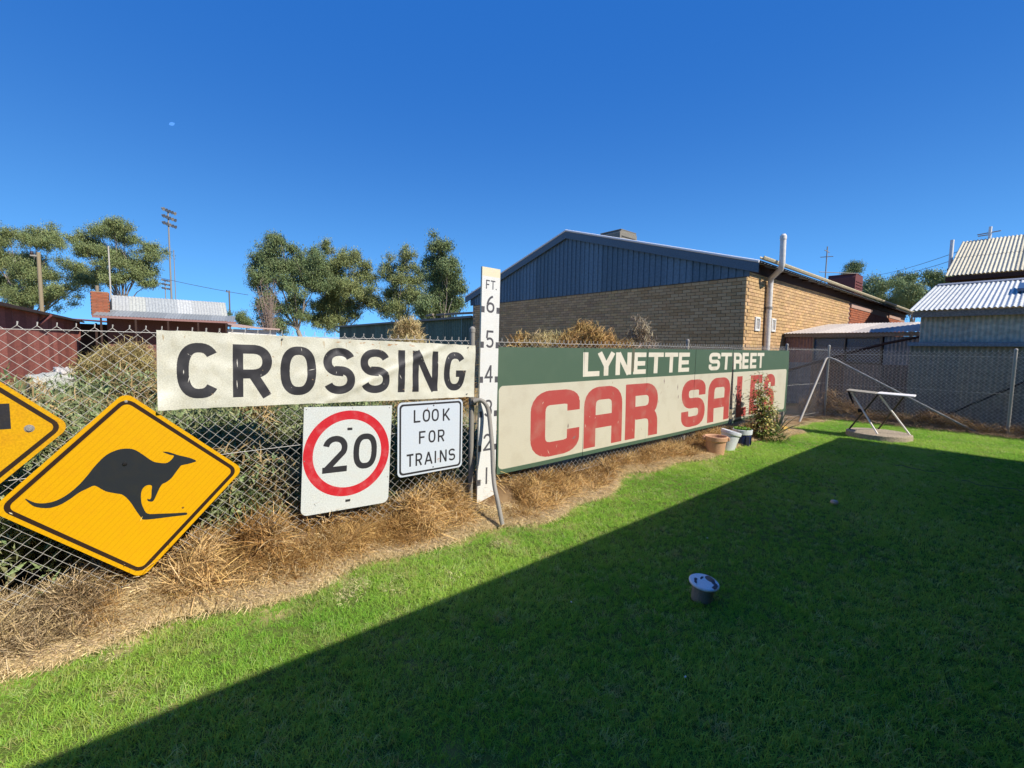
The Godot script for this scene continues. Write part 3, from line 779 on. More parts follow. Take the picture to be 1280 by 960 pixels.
# ---------------------------------------------------------------- beyond the fence at the left
func far_left():
	var o := thing("red_shed", "dark red corrugated iron shed with white roof behind the fence", "shed", Vector3.ZERO)
	var A := Vector3(-5.95, 0, -16.9); var B := Vector3(-4.68, 0, -34.44)
	var u := (B - A).normalized(); var out := Vector3(-u.z, 0, u.x)
	out = out if out.x > 0 else -out
	A -= u * 0.0
	var reds := iron_mats([Color(0.53, 0.31, 0.27), Color(0.58, 0.35, 0.31), Color(0.48, 0.27, 0.24)], 140, 0.75, 0.0)
	iron_sheets(o, "wall_sheet", A, B - A, Vector3(0, 2.66, 0), out, 0.15, 0.018, 0.9, reds)
	var rf := MB.new(); var inn := -out
	rf.quad(A + out * 0.25 + Vector3(0, 2.75, 0) - u * 0.3, B + out * 0.25 + Vector3(0, 2.75, 0), B + inn * 3.5 + Vector3(0, 2.95, 0), A + inn * 3.5 + Vector3(0, 3.85, 0))
	rf.quad(A + inn * 3.5 + Vector3(0, 3.85, 0), B + inn * 3.5 + Vector3(0, 2.95, 0), B + inn * 7 + Vector3(0, 2.75, 0), A + inn * 7 + Vector3(0, 2.75, 0))
	rf.quad(B + out * 0.25 + Vector3(0, 2.70, 0), A + out * 0.25 + Vector3(0, 2.70, 0), A + inn * 7 + Vector3(0, 2.68, 0), B + inn * 7 + Vector3(0, 2.68, 0))
	obj("roof", rf, mottled(Color(0.76, 0.75, 0.73), Color(0.84, 0.83, 0.81), 0.03, 144, 0.5), o)
	var fa := MB.new(); var mid := (A + B) / 2 + out * 0.27 + Vector3(0, 2.68, 0); fa.box(mid, Vector3((B - A).length() + 0.3, 0.1, 0.03), Basis(u, Vector3.UP, u.cross(Vector3.UP))); obj("fascia", fa, mats.brown_timber, o)
	var br := MB.new(); var q := A.lerp(B, 0.5); br.tube([q + out * 0.3 + Vector3(0, 2.64, 0), q + out * 0.06 - u * 0.9 + Vector3(0, 2.2, 0)], 0.07, 5); obj("bracket", br, reds[2], o)
	var ew := MB.new(); ew.box(B + inn * 3.4 + Vector3(0, 1.4, 0), Vector3(0.1, 2.75, 7.0), Basis(u, Vector3.UP, u.cross(Vector3.UP))); obj("end_wall", ew, reds[0], o)
	# low dark shelter further back
	var ds := thing("open_shelter", "low dark open shelter with an iron roof beside the red shed", "shelter", Vector3(-4.3, 0, -38.2))
	var dm := MB.new(); dm.quad(Vector3(-2.2, 3.0, 1.2), Vector3(2.6, 2.75, 0.6), Vector3(2.9, 3.0, -4), Vector3(-2.2, 3.2, -4)); dm.quad(Vector3(2.6, 2.7, 0.6), Vector3(-2.2, 2.95, 1.2), Vector3(-2.2, 3.15, -4), Vector3(2.9, 2.95, -4)); obj("roof", dm, reds[0], ds)
	for k in 3:
		var pm := MB.new(); pm.box(Vector3(-1.6 + k * 1.9, 1.4, 0.3), Vector3(0.12, 2.7, 0.12)); obj("post", pm, mats.brown_timber, ds)
	var dw := MB.new(); dw.box(Vector3(0.3, 1.4, -3.8), Vector3(5, 2.8, 0.1)); obj("back_wall", dw, mats.brown_timber, ds)
	# white house with the stepped iron roof
	var h := thing("white_house", "white house with a stepped pale iron roof and brick chimney", "house", Vector3(0, 0, -32))
	var pale := iron_mats([Color(0.70, 0.71, 0.70), Color(0.75, 0.76, 0.75), Color(0.66, 0.68, 0.68), Color(0.72, 0.73, 0.70)], 150, 0.55, 0.1)
	iron_sheets(h, "roof_sheet", Vector3(-3.05, 3.32, 0.55), Vector3(5.65, 0, 0), Vector3(0, 0.92, -0.75), Vector3(0, 0.63, 0.77), 0.152, 0.014, 0.76, pale)
	for e in [-1, 1]:
		var hp := MB.new()
		var xa := -3.05 if e < 0 else 2.6
		var pts := [Vector3(xa, 3.32, 0.55), Vector3(xa, 4.24, -0.2), Vector3(xa, 4.24, -1.4), Vector3(xa - e * 0.0, 3.32, -2.2)]
		if e > 0: hp.quad(pts[0], pts[3], pts[2], pts[1])
		else: hp.quad(pts[0], pts[1], pts[2], pts[3])
		obj("gable_end", hp, mats.white_paint, h)
	var rr := MB.new(); rr.quad(Vector3(2.6, 4.24, -0.2), Vector3(2.6, 4.24, -1.4), Vector3(-3.05, 4.24, -1.4), Vector3(-3.05, 4.24, -0.2)); rr.quad(Vector3(-3.05, 4.24, -1.4), Vector3(2.6, 4.24, -1.4), Vector3(3, 3.0, -3.4), Vector3(-3.6, 3.0, -3.4)); obj("rear_roof", rr, pale[0], h)
	iron_sheets(h, "verandah_sheet", Vector3(-3.85, 2.93, 2.0), Vector3(6.6, 0, 0), Vector3(0.3, 0.42, -1.5), Vector3(0, 0.96, 0.27), 0.152, 0.01, 0.76, iron_mats([Color(0.56, 0.58, 0.58), Color(0.60, 0.62, 0.62)], 156, 0.6, 0.1))
	var fa2 := MB.new(); fa2.box(Vector3(-0.5, 2.86, 2.0), Vector3(6.7, 0.12, 0.06)); obj("fascia", fa2, mottled(Color(0.52, 0.36, 0.34), Color(0.6, 0.45, 0.43), 0.03, 158, 0.8), h)
	var wl := MB.new(); wl.box(Vector3(-0.35, 1.62, 0.42), Vector3(5.9, 3.24, 0.15)); obj("wall", wl, mottled(Color(0.40, 0.26, 0.24), Color(0.5, 0.34, 0.31), 0.03, 159, 0.85), h)
	var wl2 := MB.new(); wl2.box(Vector3(4.0, 1.25, 0.6), Vector3(2.9, 2.5, 0.15)); obj("wall", wl2, mats.white_paint, h)
	var rf2 := MB.new(); rf2.quad(Vector3(2.5, 2.72, 1.0), Vector3(5.6, 2.62, 1.0), Vector3(5.4, 2.75, -2.5), Vector3(2.4, 3.1, -2.5)); rf2.box(Vector3(4.05, 2.62, 1.0), Vector3(3.1, 0.1, 0.05), Basis(Vector3.BACK, -0.033)); obj("side_roof", rf2, mottled(Color(0.62, 0.52, 0.48), Color(0.72, 0.62, 0.58), 0.03, 160, 0.7), h)
	for k in 5:
		var vp := MB.new(); vp.box(Vector3(-3.5 + k * 1.45, 1.4, 1.95), Vector3(0.09, 2.8, 0.09)); obj("verandah_post", vp, mats.brown_timber, h)
	for k in 2:
		var wn := MB.new(); wn.box(Vector3(3.4 + k * 1.2, 1.6, 0.69), Vector3(0.7, 1.0, 0.04)); obj("window", wn, plain(Color(0.15, 0.17, 0.2), 0.15), h)
	var ch := MB.new(); ch.box(Vector3(-3.52, 3.6, 0.9), Vector3(0.70, 1.36, 0.6)); ch.tube([Vector3(-3.62, 4.2, 0.9), Vector3(-3.62, 4.62, 0.9)], 0.08, 8)
	var chim := obj("chimney", ch, mats.mortar, h)
	var reds2 := []
	for r in 15:
		for k in 3:
			reds2.append(Transform3D(Basis(Vector3.UP, PI / 2), Vector3(-3.52 - 0.24 + k * 0.24 + (0.06 if r % 2 else -0.06) * 0.5, 3.0 + r * 0.086, 1.17)))
		for k in 2:
			reds2.append(Transform3D(Basis(), Vector3(-3.18, 3.0 + r * 0.086, 0.75 + k * 0.26)))
			reds2.append(Transform3D(Basis(), Vector3(-3.86, 3.0 + r * 0.086, 0.75 + k * 0.26)))
	var bs := MB.new(); bs.box(Vector3.ZERO, Vector3(0.1, 0.076, 0.23), Basis(), 0.004)
	var cb := scatter("brickwork", bs.mesh(), vcol(0.9, 0.2), [], [], chim); cb.multimesh = multi(bs.mesh(), reds2, Vector3.ZERO, Color.WHITE, true)
	# green shed along the left end of the hall
	var g := thing("green_shed", "long dark green iron shed beside the brick hall", "shed", Vector3(9.5, 0, 0))
	var greens := iron_mats([Color(0.28, 0.40, 0.35), Color(0.32, 0.44, 0.385), Color(0.26, 0.37, 0.325)], 164, 0.6, 0.05)
	iron_sheets(g, "wall_sheet", Vector3(0, 0, -30.5), Vector3(0, 0, 17.1), Vector3(0, 2.88, 0), Vector3(-1, 0, 0), 0.2, 0.016, 0.8, greens)
	var gr := MB.new(); gr.quad(Vector3(-0.25, 2.93, -30.7), Vector3(-0.25, 2.93, -13.4), Vector3(4, 3.3, -13.4), Vector3(4, 3.3, -30.7)); gr.box(Vector3(-0.25, 2.90, -22.0), Vector3(0.06, 0.1, 17.3)); obj("roof", gr, mottled(Color(0.34, 0.36, 0.34), Color(0.42, 0.44, 0.42), 0.03, 168, 0.6), g)
	for k in 4:
		var lb := thing("timber_length", ["grey timber length nearest the hall on the green shed roof", "second timber length from the hall on the green shed roof", "third timber length from the hall on the green shed roof", "timber length farthest from the hall on the green shed roof"][k], "timber", Vector3(10.1, 3.14, -15.0 - k * 1.15), 0.0, "timber on the green shed roof")
		var lm := MB.new(); lm.box(Vector3(0, 0.05 + 0.02 * k, 0), Vector3(0.12, 0.1, 1.0 + 0.25 * (k % 2)), Basis(Vector3.UP, 0.2 - 0.15 * k), 0.01); obj("plank", lm, mottled(Color(0.45, 0.40, 0.34), Color(0.58, 0.52, 0.45), 0.05, 170 + k, 0.85), lb)
	# poles
	utility_pole(Vector3(-7.6, 0, -49.3), 8.55, 0.15, "weathered timber pole standing behind the red shed roof", mottled(Color(0.50, 0.44, 0.34), Color(0.62, 0.56, 0.45), 0.05, 176, 0.85), true)
	utility_pole(Vector3(-3.9, 0, -78.0), 14.2, 0.1, "slender pale pole among the gum trees", plain(Color(0.7, 0.68, 0.64), 0.8), false)
	utility_pole(Vector3(13.4, 0, -102.8), 12.2, 0.16, "distant thin pole right of the white house", plain(Color(0.4, 0.38, 0.36), 0.8), true)
	flood_tower(Vector3(7.0, 0, -149.0), 36.5, 1.0, "tall sports floodlight tower left of the white house roof")
	flood_tower(Vector3(14.7, 0, -315.0), 36.5, 1.25, "smaller distant floodlight tower beside the tall one")
	var w := MB.new(); var P0 := Vector3(1.8, 14.9, -113.2); var P1 := Vector3(16.3, 11.4, -100.5); var pts := []
	for i in 9: pts.append(P0.lerp(P1, i / 8.0) - Vector3(0, 0.8 * (i / 8.0) * (1 - i / 8.0), 0))
	w.tube(pts, 0.045, 4); tag(obj("power_line", w, plain(Color(0.3, 0.33, 0.38), 0.8)), "power line passing behind the floodlight tower", "power line")
	# old white block behind the wire
	var tb := thing("white_block", "chunky white block with a crumpled cover behind the wire", "block", Vector3(-3.36, -0.06, -6.8), 0.35)
	obj("block", lumpy(Vector3(0.56, 1.02, 0.36), 0.03, 5.0, 181), mottled(Color(0.50, 0.52, 0.49), Color(0.78, 0.79, 0.75), 0.06, 180, 0.9, 1.6, 0.0, 1.0), tb).position.y = 0.5
	var cv := MB.new(); obj("cover", lumpy(Vector3(0.22, 0.14, 0.3), 0.05, 9.0, 183), mottled(Color(0.66, 0.63, 0.60), Color(0.80, 0.78, 0.75), 0.05, 181, 0.9), tb, Vector3(0.17, 1.04, 0))

# a rough block: a box whose skin is pushed in and out
func lumpy(size: Vector3, amp: float, freq: float, sd: int) -> ArrayMesh:
	var f := noise(freq, sd, 3)
	var st := SurfaceTool.new(); st.begin(Mesh.PRIMITIVE_TRIANGLES)
	var n := 12; var base := 0
	for ax in 3:
		for s in [-1.0, 1.0]:
			var u := (ax + 1) % 3; var w := (ax + 2) % 3
			for j in n + 1:
				for i in n + 1:
					var p := Vector3.ZERO
					p[ax] = s; p[u] = 2.0 * i / n - 1.0; p[w] = 2.0 * j / n - 1.0
					var round_p := p.normalized() * 1.35
					p = p.lerp(round_p, 0.22) * size * 0.5
					p += p.normalized() * f.get_noise_3dv(p) * amp * 2.0
					st.set_smooth_group(0); st.add_vertex(p)
			for j in n:
				for i in n:
					var a := base + j * (n + 1) + i
					var q := [a, a + n + 1, a + 1, a + 1, a + n + 1, a + n + 2]
					if s < 0: q.reverse()
					for k in q: st.add_index(k)
			base += (n + 1) * (n + 1)
	st.generate_normals()
	return st.commit()

func utility_pole(at: Vector3, h: float, r: float, label: String, m: Material, arm: bool):
	var o := thing("utility_pole", label, "pole", at)
	var mb := MB.new(); mb.tube([Vector3.ZERO, Vector3(0, h, 0)], [r, r * 0.85], 9); obj("shaft", mb, m, o)
	if arm:
		var a := MB.new(); a.box(Vector3(-r * 1.6, h - r * 2.0, 0), Vector3(r * 3.2, r * 1.0, r * 1.0), Basis(), r * 0.2); obj("bracket", a, mats.galv, o)
		var i := MB.new(); i.lathe([Vector2(0, r * 1.4), Vector2(r * 0.7, r), Vector2(r * 0.8, 0), Vector2(r * 0.4, -r)], 8, Transform3D(Basis(), Vector3(-r * 2.5, h - r * 0.9, 0))); obj("insulator", i, plain(Color(0.25, 0.2, 0.2), 0.4), o)

func flood_tower(at: Vector3, h: float, s: float, label: String):
	var o := thing("floodlight_tower", label, "floodlight", at)
	var m := MB.new(); m.tube([Vector3.ZERO, Vector3(0, h * 0.5, 0), Vector3(0, h, 0)], [0.28 * s, 0.22 * s, 0.16 * s], 9); obj("mast", m, mats.galv, o)
	var ld := MB.new(); ld.tube([Vector3(0.9 * s, 1, 0.4), Vector3(0.85 * s, h * 0.72, 0.4)], 0.1 * s, 5); obj("ladder", ld, mats.galv, o)
	var rot := Basis(Vector3.UP, 0.9)
	for r in 3:
		var b := MB.new(); b.box(Vector3(0, h - r * 1.75 * s, 0), rot * Vector3.ONE, Basis()); b = MB.new()
		b.box(Vector3(0, h - r * 1.75 * s, 0), Vector3(4.6 * s, 0.18 * s, 0.25 * s), rot); obj("crossbar", b, mats.galv, o)
		for k in 5:
			var l := MB.new(); l.lathe([Vector2(0, -0.42 * s), Vector2(0.28 * s, -0.35 * s), Vector2(0.48 * s, 0.08 * s), Vector2(0.42 * s, 0.1 * s), Vector2(0, 0.04 * s)], 10, Transform3D(Basis(rot.x, 1.9), rot * Vector3((k - 2) * 1.05 * s, 0, 0.35 * s) + Vector3(0, h - r * 1.75 * s - 0.25 * s, 0)))
			obj("lamp_head", l, mats.lamp_grey if (k + r) % 4 else mats.galv, o)

# ---------------------------------------------------------------- chain wire fences
func chain_wire(mb: MB, a: Vector3, b: Vector3, top: Callable, bot: Callable, seed_n: int, thick := 0.0018):
	var u := (b - a); var len := u.length(); u /= len
	var side := Vector3(-u.z, 0, u.x)
	var f := noise(0.7, seed_n, 2)
	var s := 0.0345; var q := 0.066
	var count := int(len / s)
	for i in count:
		var x0 := i * s
		var y1: float = top.call(x0); var y0: float = bot.call(x0)
		var pts := []
		var k := 0
		var y := y1
		while y > y0:
			var right := (k + i) % 2 == 0
			var xx := x0 + (s * 1.04 if right else -s * 0.04)
			var wob := f.get_noise_2d(x0 * 2.0, y * 2.0)
			pts.append(a + u * (xx + 0.006 * wob) + Vector3(0, y, 0) + side * (0.012 * wob * 0.6 + (0.0022 if right else -0.0022)))
			y -= q / 2; k += 1
		if pts.size() < 2: continue
		# twisted barb at the top
		pts.push_front(pts[0] + Vector3(0, 0.018, 0) + u * 0.002)
		mb.tube(pts, thick, 3, false)

func fence_post(parent: Node, at: Vector3, h: float, r: float, m: Material):
	var mb := MB.new(); mb.tube([at + Vector3(0, -0.1, 0), at + Vector3(0, h, 0)], r, 10)
	mb.lathe([Vector2(0, h + r * 0.9), Vector2(r * 0.7, h + r * 0.6), Vector2(r * 1.12, h), Vector2(r * 1.12, h - 0.03), Vector2(r, h - 0.032)], 10, Transform3D(Basis(), at))
	obj("post", mb, m, parent)

func line_wire(parent: Node, a: Vector3, b: Vector3, seed_n: int):
	var pts := []; var f := noise(0.5, seed_n, 2); var n := int(a.distance_to(b) / 0.25)
	for i in n + 1:
		var p := a.lerp(b, float(i) / n); p.y += 0.008 * f.get_noise_1d(i * 0.6); pts.append(p)
	var mb := MB.new(); mb.tube(pts, 0.002, 4, false); obj("line_wire", mb, mats.wire, parent)

func fences():
	var o := thing("wire_fence", "long chain wire fence carrying the old signs", "fence", Vector3.ZERO)
	var mb := MB.new()
	chain_wire(mb, Vector3(-4.2, 0, -0.012), Vector3(7.325, 0, -0.03), func(x): return 1.565 + 0.007 * maxf(0.0, x - 4.2), func(x): return 0.03 + rise(x - 4.2, 0), 3)
	chain_wire(mb, Vector3(7.325, 0, -0.03), Vector3(9.2, 0, 0.18), func(_x): return 1.60, func(_x): return 0.13, 5)
	stuff(obj("chain_mesh", mb, mats.wire, o))
	fence_post(o, Vector3(-3.88, 0, -0.03), 1.66, 0.024, mats.galv)
	fence_post(o, Vector3(-0.165, 0, -0.005), 1.66, 0.024, mats.galv)
	fence_post(o, Vector3(3.585, 0.08, -0.04), 1.575, 0.022, mats.galv)
	fence_post(o, Vector3(7.325, 0.11, -0.005), 1.56, 0.024, mats.galv)
	for y in [[1.54, 1.575], [0.80, 0.86], [0.12, 0.22]]:
		line_wire(o, Vector3(-4.2, y[0], -0.004), Vector3(7.325, y[1], -0.024), int(y[0] * 9)); line_wire(o, Vector3(7.325, y[1], -0.024), Vector3(9.2, y[1] + 0.01, 0.186), 7)
	var p := thing("wire_fence", "far chain wire fence in front of the grey shed", "fence", Vector3(9.22, 0, 0.2))
	var m2 := MB.new()
	chain_wire(m2, Vector3(0, 0, 0), Vector3(0, 0, 7.0), func(x): return 1.585 + 0.012 * sin(x * 3.0), func(_x): return 0.12, 9, 0.0026)
	stuff(obj("chain_mesh", m2, mats.wire, p))
	fence_post(p, Vector3(0, 0.11, 0), 1.57, 0.024, mats.pipe)
	fence_post(p, Vector3(-0.03, 0.11, 2.73), 1.52, 0.024, mats.pipe)
	fence_post(p, Vector3(-0.03, 0.11, 5.8), 1.52, 0.024, mats.pipe)
	for y in [1.50, 0.85, 0.2]: line_wire(p, Vector3(-0.006, y, 0), Vector3(-0.006, y, 7.0), int(y * 10))
	var b1 := MB.new(); b1.tube([Vector3(-0.02, 1.42, 0.0), Vector3(-0.10, 1.385, -0.02), Vector3(-1.25, 0.10, -0.10)], 0.022, 9); obj("brace", b1, mats.pipe, p)
	var b2 := MB.new(); b2.tube([Vector3(-0.05, 1.42, 0.03), Vector3(-0.08, 1.385, 0.14), Vector3(-0.15, 0.09, 2.45)], 0.020, 9); obj("brace", b2, mats.pipe, p)
	# bent pipe brace beside the gauge
	var bp := thing("bent_pipe", "bent grey pipe brace curving down in front of the foot gauge", "pipe", Vector3(-0.172, 0, 0.06))
	var bm := MB.new()
	var c := Curve3D.new()
	for q in [Vector3(-0.02, 1.03, 0.0), Vector3(0.03, 1.045, 0.03), Vector3(0.065, 1.01, 0.06), Vector3(0.088, 0.94, 0.075), Vector3(0.085, 0.80, 0.11), Vector3(0.068, 0.635, 0.16), Vector3(0.04, 0.473, 0.21), Vector3(0.015, 0.346, 0.265), Vector3(0.0, 0.233, 0.33), Vector3(-0.005, 0.06, 0.40)]: c.add_point(q)
	for i in range(1, c.point_count - 1):
		var tg := (c.get_point_position(i + 1) - c.get_point_position(i - 1)) / 6.0
		c.set_point_in(i, -tg); c.set_point_out(i, tg)
	bm.tube(Array(c.tessellate_even_length(4, 0.03)), 0.019, 10); obj("pipe", bm, mats.galv, bp)
	var jn := MB.new(); jn.lathe([Vector2(0.026, -0.035), Vector2(0.034, -0.03), Vector2(0.034, 0.03), Vector2(0.026, 0.035)], 10, Transform3D(Basis(), Vector3(-0.005, 1.03, -0.035))); obj("clamp", jn, mats.old_pipe, bp)

# ---------------------------------------------------------------- signs
func plate(parent: Node, called: String, poly: PackedVector2Array, w: float, h: float, th: float, m: Material) -> MeshInstance3D:
	var mb := MB.new()
	mb.prism(poly, -th, 0.0, Transform3D(), func(q): return Vector2(q.x / w, 1.0 - q.y / h))
	return obj(called, mb, m, parent)

func bolts(parent: Node, at: Array, r := 0.006):
	for p in at:
		var mb := MB.new(); mb.lathe([Vector2(0, 0.004), Vector2(r * 0.7, 0.0035), Vector2(r, 0.001), Vector2(r, -0.001)], 8, Transform3D(Basis(Vector3.RIGHT, PI / 2), Vector3(p.x, p.y, 0.0))); obj("bolt", mb, mats.galv, parent)

func signs():
	var black := lin(0.028, 0.028, 0.032)
	# CROSSING
	var W := 2.175; var H := 0.448
	var pr := Print.new(W, H, 900, lin(0.56, 0.56, 0.47))
	var inf := [["C", 0.088, 0.300, 0.0], ["R", 0.362, 0.581, 0.0], ["O", 0.631, 0.851, 0.0], ["S", 0.899, 1.117, 0.0], ["S", 1.155, 1.381, 0.0], ["I", 1.445, 1.512, 0.0], ["N", 1.572, 1.807, 0.0], ["G", 1.864, 2.080, 0.0]]
	for g in inf:
		var w: float = g[2] - g[1]
		pr.text(letter(g[0], w, 0.324, 0.056), 0.056, black, Vector2(g[1], 0.060))
	pr.age(301, lin(0.46, 0.43, 0.31), 0.35, 0.08)
	var sr := RandomNumberGenerator.new(); sr.seed = 12
	for k in 60:
		var at := Vector2(sr.randf() * W, 0.05 + sr.randf() * 0.35); var d := Vector2.from_angle(sr.randf() * TAU) * sr.randf_range(0.004, 0.026)
		pr.scratch(at, d, sr.randf_range(0.0015, 0.004), lin(0.58, 0.56, 0.50))
	for q in [[0.385, 0.30, 0.002, -0.06], [0.386, 0.11, -0.003, 0.06], [0.30, 0.325, 0.0, 0.035], [0.80, 0.225, 0.05, 0.012], [1.36, 0.20, 0.03, 0.006], [1.46, 0.2, 0.02, -0.04], [0.14, 0.15, 0.01, 0.05], [0.12, 0.2, 0.0, 0.03]]: pr.scratch(Vector2(q[0], q[1]), Vector2(q[2], q[3]), 0.005, lin(0.60, 0.58, 0.51))
	for k in 26: pr.scratch(Vector2(sr.randf() * W, sr.randf() * H), Vector2.from_angle(sr.randf() * TAU) * sr.randf_range(0.004, 0.02), sr.randf_range(0.002, 0.007), lin(0.33, 0.22, 0.12))
	for k in 12: pr.scratch(Vector2(0.85 + sr.randf() * 0.7, H - 0.012 - sr.randf() * 0.02), Vector2(sr.randf_range(0.01, 0.05), sr.randf_range(-0.01, 0.01)), 0.008, lin(0.42, 0.24, 0.12))
	for q in [[0.64, 0.425], [1.3, 0.422], [2.1, 0.425], [0.03, 0.425], [0.9, 0.43], [1.05, 0.425]]:
		for k in 3: pr.scratch(Vector2(q[0] + sr.randf_range(-0.006, 0.006), q[1]), Vector2(sr.randf_range(-0.003, 0.003), -sr.randf_range(0.015, 0.06)), sr.randf_range(0.002, 0.005), lin(0.40, 0.31, 0.19))
	var o := thing("crossing_sign", "long white sign reading CROSSING wired to the fence", "sign", Vector3(-2.337, 1.114, 0.028))
	o.rotation.z = -0.0215
	var bf := noise(2.6, 61, 3)
	var bend := func(u: float, v: float) -> float:
		var d := 0.014 * bf.get_noise_2d(u, v)
		d -= 0.010 * exp(-pow((v - 0.38 + 1.1 * absf(u - 0.99)) / 0.03, 2.0)) * smoothstep(0.25, 0.4, v)
		d += 0.010 * exp(-pow((u - 0.24 - (v - 0.05) * 0.2) / 0.022, 2.0)) * (1.0 - smoothstep(0.05, 0.17, v))
		d += 0.03 * (1.0 - smoothstep(0.0, 0.10, u)) * (1.0 - smoothstep(0.0, 0.12, v))
		d += 0.008 * exp(-pow((u - 1.34 - (v - 0.2) * 2.2) / 0.05, 2.0))
		return d + 0.006 * sin(u * 5.0 + 1.0)
	var nx := 150; var ny := 34
	var st := SurfaceTool.new(); st.begin(Mesh.PRIMITIVE_TRIANGLES)
	for face in 2:
		for j in ny + 1:
			for i in nx + 1:
				var u := W * i / nx; var v := H * j / ny
				var edge := 0.004 * bf.get_noise_2d(u * 3.0 + 9.0, v * 3.0) if j == 0 or j == ny else 0.0
				st.set_uv(Vector2(u / W, 1.0 - v / H)); st.set_smooth_group(face)
				st.add_vertex(Vector3(u, v + edge, bend.call(u, v) - 0.002 * face))
	for face in 2:
		var b0 := face * (nx + 1) * (ny + 1)
		for j in ny:
			for i in nx:
				var a := b0 + j * (nx + 1) + i
				var ids := [a, a + nx + 1, a + 1, a + 1, a + nx + 1, a + nx + 2]
				if face == 1: ids.reverse()
				for k in ids: st.add_index(k)
	st.generate_normals()
	obj("plate", st.commit(), pr.material(0.42), o)
	bolts(o, [Vector2(0.03, 0.43), Vector2(0.64, 0.43), Vector2(1.3, 0.428), Vector2(2.1, 0.43), Vector2(0.03, 0.03), Vector2(2.1, 0.03)])
	# speed roundel
	W = 0.635; H = 0.75
	pr = Print.new(W, H, 900, lin(0.55, 0.585, 0.575))
	pr.disc(0.313, 0.409, 0.311, lin(0.50, 0.020, 0.030)); pr.disc(0.313, 0.409, 0.247, lin(0.55, 0.585, 0.575))
	pr.text(letter("2", 0.172, 0.262, 0.042), 0.042, black, Vector2(0.132, 0.280)); pr.text(letter("0", 0.178, 0.262, 0.042), 0.042, black, Vector2(0.348, 0.284))
	for q in [Vector2(0.316, 0.586), Vector2(0.320, 0.062)]: pr.fill([pr.rrect(q.x - 0.018, q.y - 0.009, 0.036, 0.018, 0.003)], black)
	pr.age(311, lin(0.55, 0.52, 0.45), 0.22, 0.09)
	o = thing("speed_sign", "square white sign with a red ring around the number 20", "sign", Vector3(-1.598, 0.325, 0.022)); o.rotation.z = -0.048
	var poly := PackedVector2Array([Vector2(W, H), Vector2(0, H)])
	for k in 7: poly.append(Vector2(0.045, 0.045) + Vector2(cos(PI + PI / 2 * k / 6), sin(PI + PI / 2 * k / 6)) * 0.045)
	for k in 7: poly.append(Vector2(W - 0.045, 0.045) + Vector2(cos(PI * 1.5 + PI / 2 * k / 6), sin(PI * 1.5 + PI / 2 * k / 6)) * 0.045)
	plate(o, "plate", poly, W, H, 0.003, pr.material(0.4))
	bolts(o, [Vector2(0.015, 0.735), Vector2(0.33, 0.738), Vector2(0.615, 0.735), Vector2(0.012, 0.38), Vector2(0.622, 0.2)], 0.004)
	# look for trains
	W = 0.604; H = 0.592
	pr = Print.new(W, H, 900, lin(0.52, 0.58, 0.65))
	pr.fill([pr.rrect(0.014, 0.014, W - 0.028, H - 0.028, 0.035), pr.rrect(0.030, 0.030, W - 0.060, H - 0.060, 0.024)], black)
	for g in [["L", 0.138, 0.198, 0.424], ["O", 0.218, 0.286, 0.424], ["O", 0.300, 0.368, 0.422], ["K", 0.405, 0.476, 0.418], ["F", 0.186, 0.244, 0.250], ["O", 0.272, 0.338, 0.248], ["R", 0.360, 0.425, 0.246], ["T", 0.078, 0.138, 0.075], ["R", 0.156, 0.216, 0.074], ["A", 0.236, 0.312, 0.072], ["I", 0.330, 0.346, 0.072], ["N", 0.380, 0.448, 0.071], ["S", 0.466, 0.533, 0.071]]:
		pr.text(letter(g[0], g[2] - g[1], 0.102, 0.0145), 0.0145, black, Vector2(g[1], g[3]))
	for q in [Vector2(0.318, 0.553), Vector2(0.318, 0.042)]: pr.disc(q.x, q.y, 0.006, black)
	pr.age(321, lin(0.56, 0.56, 0.58), 0.15, 0.05)
	pr.scratch(Vector2(0.255, 0.515), Vector2(0.01, 0.03), 0.006, lin(0.3, 0.16, 0.1)); pr.scratch(Vector2(0.362, 0.12), Vector2(0.004, -0.05), 0.006, lin(0.34, 0.2, 0.14)); pr.scratch(Vector2(0.345, 0.1), Vector2(0.05, 0.006), 0.006, lin(0.34, 0.2, 0.14))
	o = thing("train_sign", "small pale sign reading LOOK FOR TRAINS beside the post", "sign", Vector3(-0.884, 0.467, 0.02)); o.rotation.z = -0.006
	plate(o, "plate", pr.rrect(0, 0, W, H, 0.038), W, H, 0.003, pr.material(0.4))
	# kangaroo warning diamond
	roo_sign()
	# second yellow diamond at the picture's edge
	W = 0.75; H = 0.75
	pr = Print.new(W, H, 700, lin(0.62, 0.335, 0.004))
	pr.fill([pr.rrect(0.019, 0.019, W - 0.038, H - 0.038, 0.045), pr.rrect(0.038, 0.038, W - 0.076, H - 0.076, 0.03)], lin(0.03, 0.018, 0.012))
	var mv := Transform2D(-PI / 4, Vector2.ZERO)
	var bar := PackedVector2Array()
	for q in [Vector2(0.322, 0.005), Vector2(0.322, 0.128), Vector2(-0.25, 0.128), Vector2(-0.25, 0.005)]: bar.append(mv * q + Vector2(W / 2, H / 2))
	pr.fill([bar], black)
	pr.age(331, lin(0.54, 0.25, 0.01), 0.45, 0.08)
	for q in [[0.70, 0.53, 0.0, -0.035], [0.66, 0.655, 0.0, -0.05], [0.55, 0.735, 0.02, -0.02]]: pr.scratch(Vector2(q[0], q[1]), Vector2(q[2], q[3]), 0.008, lin(0.75, 0.72, 0.62))
	o = thing("warning_sign", "worn yellow diamond sign cut by the picture's left edge", "sign", Vector3(-3.215, 1.06, 0.024)); o.rotation.z = PI / 4
